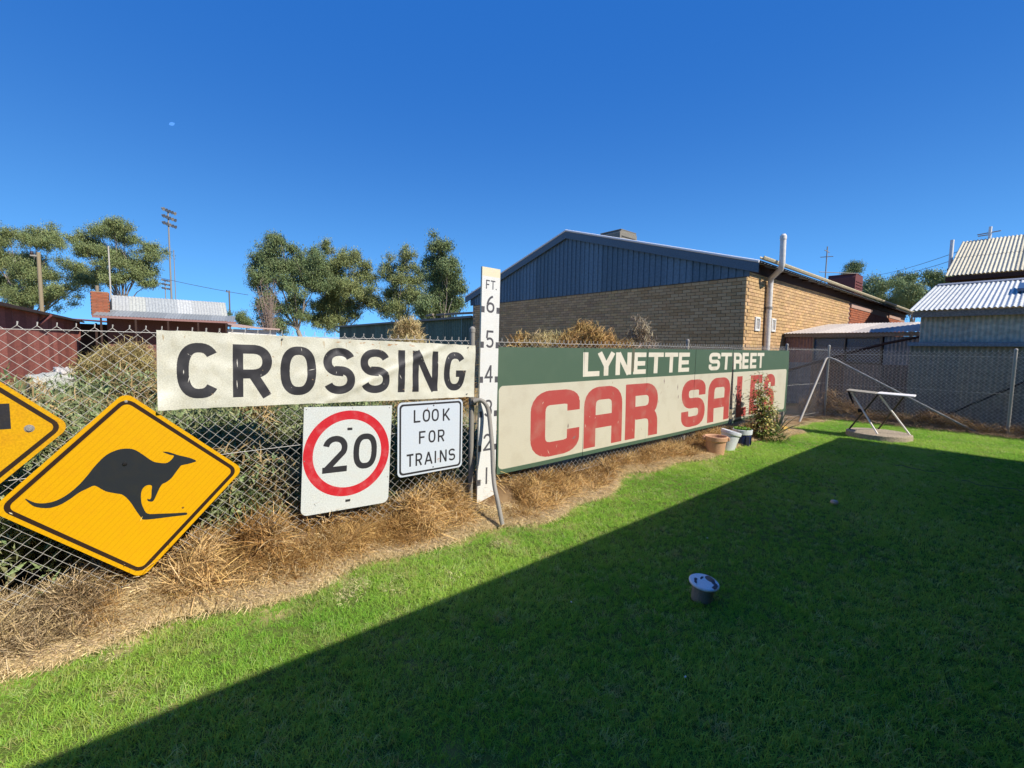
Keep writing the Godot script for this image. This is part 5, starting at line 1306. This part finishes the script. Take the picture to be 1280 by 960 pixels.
func gum_tree(label: String, base: Vector3, clumps: Array, trunk: float, tone: Color, density: float, fork := 0.35):
	var o := thing("gum_tree", label, "tree", base, 0.0, "gum trees behind the yard")
	var r := RandomNumberGenerator.new(); r.seed = int(absf(base.x) * 31 + absf(base.z) * 7)
	var away := Vector3(-YAW_RIGHT.z, 0, YAW_RIGHT.x) * -1.0
	var cl := []
	var cen := Vector3.ZERO; var lowest := 1e9; var tot := 0.0
	for c in clumps:
		var p: Vector3 = YAW_RIGHT * c.x + Vector3(0, c.y, 0) + away * r.randf_range(-2.2, 2.2)
		cl.append([p, c.z * 1.12]); cen += p * c.z; tot += c.z; lowest = minf(lowest, c.y - c.z)
	cen /= tot
	# trunk and limbs: each clump hangs on a limb that leaves a main fork
	var tr := MB.new(); var lim := MB.new()
	var fy := maxf(lowest * 0.75, cen.y * fork)
	var fp := Vector3(cen.x * 0.45, fy, cen.z * 0.45)
	tr.tube([Vector3(0, -0.3, 0), fp * 0.5 + Vector3(r.randf_range(-0.2, 0.2), 0, 0), fp], [trunk, trunk * 0.85, trunk * 0.75], 9)
	obj("trunk", tr, mats.bark, o)
	for c in cl:
		var p: Vector3 = c[0]
		var mid := fp.lerp(p, 0.5) + Vector3(r.randf_range(-0.5, 0.5), r.randf_range(0.1, 0.9), r.randf_range(-0.5, 0.5))
		var rr = trunk * 0.34 * (0.6 + c[1] * 0.22)
		lim.tube([fp, fp.lerp(mid, 0.5) + Vector3(r.randf_range(-0.2, 0.2), 0, 0.1), mid, p], [rr, rr * 0.75, rr * 0.5, rr * 0.15], 6, false)
		for k in 4:
			var e: Vector3 = p + Vector3(r.randfn(), r.randfn() * 0.7, r.randfn()) * c[1] * 0.6
			lim.tube([mid.lerp(p, r.randf_range(0.1, 0.9)), e], [rr * 0.22, rr * 0.06], 4, false)
	obj("limbs", lim, mats.bark, o)
	var xf := []; var cols := []
	for c in cl:
		var R: float = c[1]
		var n := int(105.0 * R * R * density) + 16
		# each clump is broken into smaller tufts
		var tufts := []
		for k in int(5 + R * 5): tufts.append(Vector3(r.randfn() * 0.55, r.randfn() * 0.38 + 0.1, r.randfn() * 0.55) * R)
		for k in n:
			var t: Vector3 = tufts[r.randi() % tufts.size()]
			var p: Vector3 = c[0] + t + Vector3(r.randfn(), r.randfn() * 0.6, r.randfn()) * R * 0.24
			var b := Basis.from_euler(Vector3(r.randf_range(-0.4, 0.4), r.randf() * TAU, r.randf_range(-0.4, 0.4))).scaled(Vector3.ONE * r.randf_range(0.7, 1.3))
			xf.append(Transform3D(b, p))
			var k2 := r.randf_range(0.75, 1.3); cols.append(Color(tone.r * k2 * r.randf_range(0.9, 1.15), tone.g * k2, tone.b * k2))
	scatter("crown", mats.sprig, mats.gum, xf, cols, o)

func trees():
	mats.sprig = sprig(3, 22, 0.66, 0.16, 0.34, 0.036, 0.7)
	var V := func(x, y, z): return Vector3(x, y, z)
	var olive := Color(0.205, 0.255, 0.105); var deep := Color(0.165, 0.22, 0.095); var warm := Color(0.225, 0.265, 0.105)
	gum_tree("broad gum tree at the far left behind the red shed", Vector3(-14.6, 0, -106), [V.call(-7, 18.2, 2.1), V.call(-3.6, 18.2, 2), V.call(1.7, 18.6, 1.9), V.call(4.4, 17.3, 1.6), V.call(-4.9, 14.9, 2.1), V.call(-1.6, 13.6, 2.3), V.call(2.5, 11.7, 2.4), V.call(6.5, 12.4, 1.9), V.call(8.5, 11.8, 1.6), V.call(-2.8, 9.6, 2.1), V.call(4.5, 8.8, 1.9), V.call(0.5, 7.9, 2), V.call(-7.5, 11.5, 2.7), V.call(7.9, 9.4, 1.3), V.call(-1.4, 5.6, 2.1)], 0.5, olive, 1.0)
	gum_tree("tall gum tree with a domed crown left of the floodlight tower", Vector3(-2.59, 0, -89.2), [V.call(-6.3, 16.9, 1.6), V.call(-2.8, 18.4, 1.9), V.call(0.6, 19, 0.7), V.call(1, 17.4, 1.5), V.call(2.7, 16, 1.2), V.call(3.3, 14.4, 1.1), V.call(-3.7, 14.9, 1.2), V.call(-1.2, 14.3, 1.7), V.call(0.7, 13.1, 1.9), V.call(2.3, 11.9, 1.5), V.call(-2.4, 11.8, 1.5), V.call(-4.3, 11.7, 1), V.call(2.8, 10.3, 1), V.call(0.1, 10.6, 1.2), V.call(-5.2, 15.5, 0.9)], 0.42, olive, 1.0, 0.3)
	gum_tree("large gum tree with pale forked limbs above the word CROSSING", Vector3(16.5, 0, -62.4), [V.call(-6.6, 12.8, 1.5), V.call(-4.9, 15.7, 0.9), V.call(-2.8, 15, 0.7), V.call(-4.3, 14, 1), V.call(-1.7, 14.2, 0.6), V.call(-3.5, 12.1, 1.8), V.call(0.4, 12.2, 2), V.call(-1.2, 9.9, 2), V.call(-4.6, 9.9, 1.5), V.call(1.5, 10, 1.7), V.call(-6.2, 10.4, 1), V.call(-3.9, 6.6, 1.5), V.call(-1.2, 6.1, 1.7), V.call(-4.5, 4.4, 1.1), V.call(-2.8, 3.9, 1.1)], 0.38, deep, 1.1)
	gum_tree("rounded gum tree between the forked one and the green shed", Vector3(21.3, 0, -63.6), [V.call(-1.3, 15.3, 0.8), V.call(1.6, 13.8, 1.4), V.call(0.4, 12.4, 1.8), V.call(2.8, 11.8, 1.4), V.call(-0.1, 9.4, 1.9), V.call(2.2, 9.5, 1.4), V.call(-1.8, 7.1, 1.9), V.call(0.5, 5.9, 2), V.call(3.4, 8, 1.4), V.call(-3, 5.3, 1.4), V.call(4.6, 8.9, 1.2)], 0.34, warm, 1.1)
	gum_tree("thin-crowned gum tree directly behind the green shed", Vector3(27.5, 0, -55.7), [V.call(-1.7, 12.9, 1.1), V.call(0.6, 14.2, 0.8), V.call(0.4, 12.8, 1), V.call(-2.4, 11.6, 0.9), V.call(-0.7, 11, 1.5), V.call(1.6, 10.8, 1.4), V.call(-1.8, 8.7, 1.4), V.call(0.7, 8.6, 1.6), V.call(-2.9, 7, 1.4), V.call(-0.6, 6.3, 1.6), V.call(2.2, 8.2, 1.1)], 0.28, warm, 0.75)
	gum_tree("dark narrow gum tree nearest the brick hall's gable", Vector3(27.0, 0, -44.2), [V.call(-0.6, 13.6, 1), V.call(-0.4, 11.7, 1.2), V.call(0.5, 11, 0.9), V.call(-1.1, 10.3, 1.3), V.call(0.4, 9.3, 1.4), V.call(1.5, 8.8, 0.8), V.call(-1.1, 7.8, 1.5), V.call(0.4, 6.9, 1.4), V.call(-2, 6.3, 1.2), V.call(-0.6, 5.4, 1.4)], 0.26, deep, 1.5)
	gum_tree("pale green gum tree right of the red cooler", Vector3(73.7, 0, -10.8), [V.call(-0.5, 10.2, 1.5), V.call(1.1, 9.6, 1.3), V.call(-1.5, 9.2, 1.1), V.call(2.2, 8.9, 1.3), V.call(0.1, 8.1, 1.6), V.call(-1.0, 6.8, 1.4), V.call(1.6, 7.0, 1.5)], 0.28, Color(0.25, 0.32, 0.15), 1.2)
	gum_tree("gum tree in the gap between hall and cream roof", Vector3(82.3, 0, -8.7), [V.call(-0.5, 12, 1), V.call(1.2, 11.4, 0.9), V.call(-1.7, 12.2, 0.7), V.call(0.1, 10.2, 1.4), V.call(-1.3, 8.8, 1.4), V.call(1.2, 8.7, 1.4)], 0.28, olive, 1.1)
	gum_tree("gum tree half hidden by the cream roof's corner", Vector3(76.8, 0, -5.5), [V.call(-0.4, 11.3, 1), V.call(1.1, 10.8, 0.9), V.call(0, 9.8, 1.3), V.call(-1.2, 8.4, 1.3), V.call(1.0, 8.2, 1.2)], 0.28, olive, 1.1)
	gum_tree("small treetop showing just above the red cooler", Vector3(100.5, 0, -20.8), [V.call(-0.3, 17.6, 0.9), V.call(-1.2, 16.6, 0.8), V.call(0.2, 15.6, 1.1)], 0.25, deep, 1.2)
	gum_tree("small dark treetop behind the white house's right end", Vector3(16.1, 0, -99.6), [V.call(-0.1, 6.4, 1.3), V.call(-1.2, 5.6, 1)], 0.2, deep, 1.2)
	# bare pinkish shrub
	var o := thing("bare_shrub", "bare pinkish twiggy shrub beside the forked gum tree", "shrub", Vector3(9.6, 0, -52.5))
	var r := RandomNumberGenerator.new(); r.seed = 8
	var mb := MB.new()
	for k in 34:
		var a := r.randf() * TAU; var top := Vector3(cos(a) * r.randf_range(0.3, 1.8), r.randf_range(4.0, 8.6), sin(a) * r.randf_range(0.3, 1.8)); var mid := top * 0.5 + Vector3(cos(a), 0, sin(a)) * -0.2
		mb.tube([Vector3(0, 0, 0), mid, top], [0.06, 0.04, 0.012], 4, false)
		for i in 14:
			var t := r.randf_range(0.3, 1.0); var p := mid.lerp(top, t * 2 - 1.0) if t > 0.5 else mid * (t * 2)
			mb.tube([p, p + Vector3(r.randfn() * 0.5, r.randf_range(0.1, 0.9), r.randfn() * 0.5)], [0.018, 0.006], 3, false)
	obj("twigs", mb, plain(lin(0.34, 0.25, 0.20), 0.9), o)

# ---------------------------------------------------------------- weeds and dry bushes behind the wire
func weed_clump(sd: int, leafy: bool) -> ArrayMesh:
	var r := RandomNumberGenerator.new(); r.seed = sd
	var mb := MB.new()
	for k in (18 if leafy else 22):
		var p := Vector3(r.randfn(), r.randfn(), r.randfn()) * 0.05
		var d := Vector3(r.randf_range(-1, 1), r.randf_range(-0.5, 1.2), r.randf_range(-1, 1)).normalized()
		var c := r.randf_range(0.65, 1.3); mb.col = Color(c, c, c)
		if leafy: leaf_mb(mb, p, d, Vector3(r.randf_range(-1, 1), 1, r.randf_range(-1, 1)).normalized(), r.randf_range(0.03, 0.075), r.randf_range(0.007, 0.02))
		else:
			var s := d.cross(Vector3(r.randf_range(-1, 1), 1, r.randf_range(-1, 1))).normalized() * 0.0034
			var l := r.randf_range(0.07, 0.2); var m := p + d * l * 0.5 + Vector3(0, 0.01, 0)
			mb.quad(p - s, p + s, m + s, m - s); mb.tri(m - s, m + s, p + d * l)
	return mb.mesh()

func thickets():
	var leafy := weed_clump(4, true); var twiggy := weed_clump(6, false)
	mats.leafy = leafy; mats.twiggy = twiggy
	var r := RandomNumberGenerator.new(); r.seed = 400
	var f := noise(0.8, 71, 3); var g := noise(2.2, 72, 3)
	var green := []; var gc := []; var brown := []; var bc := []
	for k in 32000:
		var x := r.randf_range(-6.5, 0.6); var z := r.randf_range(-2.6, -0.16)
		var hmax := (0.62 + 0.55 * f.get_noise_2d(x, z) + 0.28 * smoothstep(0.2, 1.6, -z)) * (1.0 - 0.35 * smoothstep(-0.9, 0.3, x))
		var y := hmax * (0.15 + 0.85 * pow(r.randf(), 0.6))
		if g.get_noise_3d(x, y * 1.3, z) < -0.12 or (y < 0.32 and r.randf() < 0.6): continue
		var b := Basis.from_euler(Vector3(r.randf_range(-0.6, 0.6), r.randf() * TAU, r.randf_range(-0.6, 0.6))).scaled(Vector3.ONE * r.randf_range(0.7, 1.5))
		var dryness := f.get_noise_2d(x * 1.7 + 30.0, z + y) + 0.35 * smoothstep(-1.2, 0.2, x) + r.randf_range(-0.25, 0.25)
		var c := r.randf_range(0.7, 1.3)
		if dryness > 0.40:
			brown.append(Transform3D(b, Vector3(x, y, z))); bc.append(Color(0.40 * c, 0.29 * c, 0.14 * c))
		else:
			green.append(Transform3D(b, Vector3(x, y, z))); gc.append(Color(0.19 * c, 0.28 * c, 0.11 * c).lerp(Color(0.42 * c, 0.39 * c, 0.21 * c), r.randf() * 0.7))
	var o = tag(scatter("weed_thicket", leafy, mats.leaf, green, gc), "dense green weeds growing behind the wire at the left", "weeds")
	tag(scatter("dry_weeds", twiggy, mats.dry, brown, bc), "dry brown weed stalks tangled among the green weeds behind the wire", "weeds")
	# sticks standing in the thicket
	var mb := MB.new()
	for k in 90:
		var p := Vector3(r.randf_range(-5.0, 0.3), 0.0, r.randf_range(-2.2, -0.2)); var t := p + Vector3(r.randfn() * 0.15, r.randf_range(0.4, 1.25), r.randfn() * 0.15)
		mb.tube([p, p.lerp(t, 0.5) + Vector3(r.randfn() * 0.02, 0, 0), t], [0.004, 0.003, 0.0015], 4, false)
	tag(stuff(obj("weed_stalks", mb, plain(lin(0.30, 0.23, 0.13), 0.9))), "thin bare stalks standing among the green weeds", "weeds")
	# bushes
	var rust := Color(0.50, 0.33, 0.13); var straw_c := Color(0.56, 0.45, 0.22); var grey := Color(0.45, 0.37, 0.26)
	dry_bush("olive brown dry bush left of the CROSSING sign", Vector3(-2.52, 0, -4.1), 0.36, 1.60, Color(0.42, 0.34, 0.15), 300)
	dry_bush("upright straw-coloured dock standing behind the middle of CROSSING", Vector3(0.42, 0, -2.26), 0.20, 2.02, straw_c, 260)
	dry_bush("rusty dry dock head close to the gauge board", Vector3(1.86, 0, -1.70), 0.15, 1.94, rust, 140)
	dry_bush("tall rusty dry bush rising highest before the brick gable", Vector3(2.55, 0, -1.12), 0.36, 2.14, rust, 620)
	dry_bush("yellowish dry bush left of the tallest rusty bush", Vector3(2.15, 0, -1.45), 0.34, 1.90, straw_c, 460)
	dry_bush("low orange dry bush right of the tallest rusty bush", Vector3(2.88, 0, -0.80), 0.28, 1.88, rust, 380)
	dry_bush("grey feathery dry bush nearest the hall's sunny corner", Vector3(3.22, 0, -0.60), 0.19, 1.94, grey, 280)
	dry_bush("small rusty tuft peeping out beside the post top", Vector3(0.95, 0, -2.0), 0.15, 1.68, rust, 110)

func dry_bush(label: String, at: Vector3, rad: float, h: float, tone: Color, n: int):
	var o := thing("dry_bush", label, "bush", at, 0.0, "dry bushes behind the fence")
	var r := RandomNumberGenerator.new(); r.seed = int(at.x * 100) + n
	var st := MB.new(); var ends := []
	for k in int(8 + rad * 50):
		var a := r.randf() * TAU; var q := sqrt(r.randf()) * rad
		var top := Vector3(cos(a) * q, h * r.randf_range(0.72, 1.0) * (1.0 - 0.25 * q / rad), sin(a) * q); var mid := top * Vector3(0.35, 0.55, 0.35)
		st.tube([Vector3(cos(a), 0, sin(a)) * 0.03, mid, top], [0.006, 0.0045, 0.0015], 4, false); ends.append([mid, top])
	obj("stem", st, plain((tone * 0.75).linear_to_srgb(), 0.9), o)
	var xf := []; var cols := []
	for k in n * 7:
		var e = ends[r.randi() % ends.size()]
		var p: Vector3 = e[0].lerp(e[1], 0.25 + 0.75 * sqrt(r.randf())) + Vector3(r.randfn(), r.randfn(), r.randfn()) * 0.035
		xf.append(Transform3D(Basis.from_euler(Vector3(r.randf_range(-0.5, 0.5), r.randf() * TAU, r.randf_range(-0.5, 0.5))).scaled(Vector3.ONE * r.randf_range(0.6, 1.1)), p))
		var c := r.randf_range(0.65, 1.35); cols.append(Color(tone.r * c, tone.g * c * r.randf_range(0.9, 1.1), tone.b * c))
	scatter("foliage", mats.twiggy, mats.dry, xf, cols, o)

# ---------------------------------------------------------------- dead grass along the fence
func straw_tuft(sd: int, n: int, l0: float, l1: float, flat: float, fat := 1.0) -> ArrayMesh:
	var r := RandomNumberGenerator.new(); r.seed = sd
	var mb := MB.new()
	for k in n:
		var a := r.randf() * TAU
		var p := Vector3(r.randfn() * 0.03, r.randf() * 0.03, r.randfn() * 0.03)
		var d := Vector3(cos(a), r.randf_range(0.1, 1.6) * (1.0 - flat) + r.randf_range(-0.1, 0.2), sin(a)).normalized()
		var l := r.randf_range(l0, l1); var w := r.randf_range(0.0013, 0.0032) * fat
		var s := d.cross(Vector3(r.randf_range(-0.6, 0.6), 1, r.randf_range(-0.6, 0.6))).normalized()
		var c := r.randf_range(0.4, 1.5); mb.col = Color(c, c * r.randf_range(0.93, 1.05), c * r.randf_range(0.8, 1.1))
		var prev := [p - s * w, p + s * w]
		var bendv := Vector3(r.randf_range(-0.4, 0.4), -r.randf_range(0.1, 0.9), r.randf_range(-0.4, 0.4))
		for i in range(1, 4):
			var t := i / 3.0
			var q := p + d * l * t + bendv * l * t * t * 0.5
			var ww := w * (1.0 - 0.6 * t)
			var cur := [q - s * ww, q + s * ww]
			mb.quad(prev[0], prev[1], cur[1], cur[0]); prev = cur
	return mb.mesh()

func straw():
	var tuft := straw_tuft(5, 14, 0.08, 0.24, 0.25); mats.clip = straw_tuft(9, 22, 0.010, 0.030, 0.45, 0.45); var mat := straw_tuft(9, 26, 0.018, 0.060, 0.8, 0.55)
	var r := RandomNumberGenerator.new(); r.seed = 520
	var f := noise(1.1, 81, 3)
	var xf := []; var cols := []
	for k in 25000:
		var x := r.randf_range(-4.6, 6.9)
		if x > 1.0 and r.randf() < 0.25: continue
		var z := r.randfn() * 0.20 + 0.06
		if z > lawn_edge(x) - 0.02 or z < -0.75: continue
		if x > 4.5 and r.randf() < (x - 4.5) * 0.5: continue
		var hh := heap(x, z)
		var up := (0.35 + 0.65 * smoothstep(-0.25, 0.35, f.get_noise_2d(x * 1.4, z))) * (1.0 - 0.4 * smoothstep(0.3, 1.6, x))
		var y := rise(x, z) + hh * r.randf_range(0.5, 1.0) + r.randf() * r.randf() * 0.24 * up * exp(-pow(z / 0.22, 2.0))
		var b := Basis.from_euler(Vector3(r.randf_range(-0.5, 0.5), r.randf() * TAU, r.randf_range(-0.5, 0.5))).scaled(Vector3.ONE * r.randf_range(0.6, 1.25) * (0.75 + 0.4 * up))
		if z > -0.06:
			var room := 0.34
			if x > -2.85 and x < -2.1: room = 0.05 + absf(x + 2.47) * 0.9
			elif x > -1.75 and x < -0.8: room = 0.19
			elif x > -0.32 and x < 0.22: room = 0.06
			elif x > 0.22: room = 0.22
			y = minf(y, rise(x, z) + maxf(0.01, room - 0.09)); b = b.scaled(Vector3.ONE * (0.6 if room < 0.2 else 0.85))
			if room < 0.2:
				for m in 3:
					var zz := z + r.randf_range(-0.06, 0.06); var xx := x + r.randf_range(-0.08, 0.08)
					xf.append(Transform3D(b.rotated(Vector3.UP, r.randf() * TAU), Vector3(xx, minf(y, ground_at(xx, zz) + 0.03), zz))); cols.append(Color(0.36, 0.19, 0.06).lerp(Color(0.74, 0.49, 0.19), r.randf()))
		xf.append(Transform3D(b, Vector3(x, y, z)))
		var q := clampf(0.5 + f.get_noise_2d(x * 2.0 + 7, z * 2.0) * 1.2 + r.randf_range(-0.3, 0.3) + 0.3 * smoothstep(0.0, 0.35, z), 0, 1)
		var c := Color(0.46, 0.26, 0.09).lerp(Color(0.84, 0.57, 0.24), q)
		if x < -2.0: c = c.lerp(Color(0.50, 0.43, 0.29), 0.6 * smoothstep(-2.0, -2.9, x))
		var pick := r.randf()
		if pick < 0.17: c = c * 0.3
		elif pick > 0.88: c = c.lerp(Color(0.80, 0.66, 0.40), 0.6)
		cols.append(c)
	tag(scatter("dead_grass", tuft, mats.dry, xf, cols), "bank of dead brown grass heaped along the foot of the fence", "dead grass")
	xf = []; cols = []
	for k in 17000:
		var x := r.randf_range(-4.6, 6.6)
		var e := lawn_edge(x)
		var z := e + 0.03 - absf(r.randfn()) * 0.09 + (0.04 if r.randf() < 0.2 else 0.0)
		if z < -0.1: continue
		xf.append(Transform3D(Basis.from_euler(Vector3(r.randf_range(-0.12, 0.12), r.randf() * TAU, r.randf_range(-0.12, 0.12))).scaled(Vector3.ONE * r.randf_range(0.7, 1.3)), Vector3(x, ground_at(x, z) + 0.004, z)))
		var c := r.randf_range(0.6, 1.2); cols.append(Color(0.84 * c, 0.67 * c, 0.36 * c))
	for k in 420:   # foot of the far fence
		var z := r.randf_range(0.1, 4.2); var x := 9.05 + r.randfn() * 0.12
		xf.append(Transform3D(Basis.from_euler(Vector3(0, r.randf() * TAU, 0)).scaled(Vector3.ONE * r.randf_range(1.0, 2.0)), Vector3(x, 0.12, z)))
		cols.append(Color(0.52, 0.36, 0.20))
	tag(scatter("dry_clippings", mat, mats.dry, xf, cols), "pale dry clippings between the dead grass and the lawn", "clippings")
	xf = []; cols = []
	for k in 900:
		var z := r.randf_range(-0.3, 5.0); var x := 9.28 + r.randfn() * 0.13
		var hi := 0.35 * exp(-pow((z - 0.15) / 0.5, 2.0)) + 0.16 + 0.08 * sin(z * 4.0)
		xf.append(Transform3D(Basis.from_euler(Vector3(r.randf_range(-0.3, 0.3), r.randf() * TAU, r.randf_range(-0.3, 0.3))).scaled(Vector3.ONE * r.randf_range(0.8, 1.4)), Vector3(x, 0.12 + r.randf() * hi, z)))
		var c := r.randf_range(0.7, 1.2); cols.append(Color(0.44 * c, 0.29 * c, 0.15 * c))
	tag(scatter("dead_grass", tuft, mats.dry, xf, cols), "dead brown grass along the foot of the far fence", "dead grass")

# ---------------------------------------------------------------- lawn
func lawn():
	var r := RandomNumberGenerator.new(); r.seed = 610
	var mb := MB.new()
	for k in 38:
		var a := r.randf() * TAU; var p := Vector3(r.randfn() * 0.022, -0.004, r.randfn() * 0.022)
		var lean := r.randf_range(0.25, 1.5); var d := Vector3(cos(a) * lean, 1, sin(a) * lean).normalized(); var l := r.randf_range(0.016, 0.042)
		var s := Vector3(-sin(a), 0, cos(a)).rotated(Vector3.UP, r.randf_range(-0.9, 0.9)); var w := r.randf_range(0.0009, 0.0017)
		var c := r.randf_range(0.7, 1.3); mb.col = Color(c * r.randf_range(0.85, 1.2), c, c * r.randf_range(0.7, 1.2))
		var m := p + d * l * 0.55; var t := p + d * l + Vector3(cos(a), -0.35, sin(a)) * l * lean * 0.35
		mb.quad(p - s * w, p + s * w, m + s * w * 0.85, m - s * w * 0.85); mb.tri(m - s * w * 0.85, m + s * w * 0.85, t)
	var mesh := mb.mesh()
	var f := noise(0.55, 91, 3); var g := noise(2.4, 92, 3)
	var cx := []; var cc_list := []
	var xf := []; var cols := []
	var x := -4.4
	while x < 9.1:
		var z := lawn_edge(x) - 0.05
		while z < 4.6:
			# keep what the camera or its neighbours can see
			var dist := Vector2(x + 2.45, z - 3.21).length()
			var step := 0.034 if dist < 3.2 else 0.042
			var fwd := (x + 2.4516) * 0.6475 + (z - 3.2145) * -0.758
			if fwd > 0.35:
				var px := x + r.randf_range(-0.03, 0.03); var pz := z + r.randf_range(-0.03, 0.03)
				var e := pz - lawn_edge(px)
				var gone := Vector2(px - 7.12, pz - 1.53).length() < 0.44 or Vector2(px - 0.135, pz - 1.985).length() < 0.06
				var bare := smoothstep(0.10, -0.04, e + 0.10 * g.get_noise_2d(px, pz)) + smoothstep(0.30, 0.50, g.get_noise_2d(px * 0.7 + 5, pz * 0.7)) * (1.0 - smoothstep(0.25, 0.8, e)) * (1.0 - smoothstep(-1.2, 0.5, px))
				if not gone and bare > 0.3 and r.randf() < bare * 0.8:
					var cc := r.randf_range(0.6, 1.15)
					cx.append(Transform3D(Basis.from_euler(Vector3(r.randf_range(-0.12, 0.12), r.randf() * TAU, 0)).scaled(Vector3.ONE * r.randf_range(0.7, 1.2)), Vector3(px, ground_at(px, pz) + 0.006, pz))); cc_list.append(Color(0.74 * cc, 0.66 * cc, 0.34 * cc))
				if not gone and r.randf() > bare * 0.93:
					var q := f.get_noise_2d(px, pz)
					var sc := r.randf_range(0.75, 1.25) * (1.0 + 0.35 * q) * (1.0 if e > 0.1 else 0.8)
					xf.append(Transform3D(Basis.from_euler(Vector3(r.randf_range(-0.2, 0.2), r.randf() * TAU, r.randf_range(-0.2, 0.2))).scaled(Vector3(sc, sc * r.randf_range(0.85, 1.25), sc)), Vector3(px, ground_at(px, pz), pz)))
					var c := Color(0.31, 0.60, 0.085).lerp(Color(0.47, 0.68, 0.13), clampf(0.5 + q * 1.2 + r.randf_range(-0.25, 0.25), 0, 1))
					if r.randf() < 0.10: c = c.lerp(Color(0.78, 0.80, 0.42), r.randf_range(0.2, 0.6))
					if r.randf() < 0.06 + 0.30 * smoothstep(0.8, 0.0, e) * smoothstep(1.2, -1.0, px) + 0.25 * smoothstep(0.15, 0.45, g.get_noise_2d(px + 3, pz)): c = c.lerp(Color(0.62, 0.52, 0.27), r.randf_range(0.2, 0.7))
					cols.append(c)
			z += step
		x += 0.036 if x < 1.5 else 0.044
	tag(scatter("dry_patches", mats.clip, mats.dry, cx, cc_list), "thin dried patches of turf along the lawn's straw edge", "dry turf")
	tag(scatter("lawn_grass", mesh, mats.grass, xf, cols), "short green lawn grass filling the yard", "grass")
	# the moon in the day sky
	var mm := MB.new(); mm.lathe([Vector2(0, -0.55), Vector2(0.62, -0.42), Vector2(1.0, 0.0), Vector2(0.62, 0.42), Vector2(0, 0.55)], 24)
	var ml := StandardMaterial3D.new(); ml.shading_mode = BaseMaterial3D.SHADING_MODE_UNSHADED; ml.albedo_color = Color(0.34, 0.58, 0.90)
	var mo := obj("moon", mm, ml, null, Vector3(90.9, 487.8, -1285.6)); mo.basis = Basis(Vector3(0.648, 0, -0.761), 0.0) * Basis(YAW_RIGHT.cross(Vector3.UP).normalized(), 0.7) * Basis(Vector3.RIGHT, 0.0).scaled(Vector3(6.0, 6.0, 3.6))
	tag(mo, "faint pale half moon high in the blue sky", "moon")
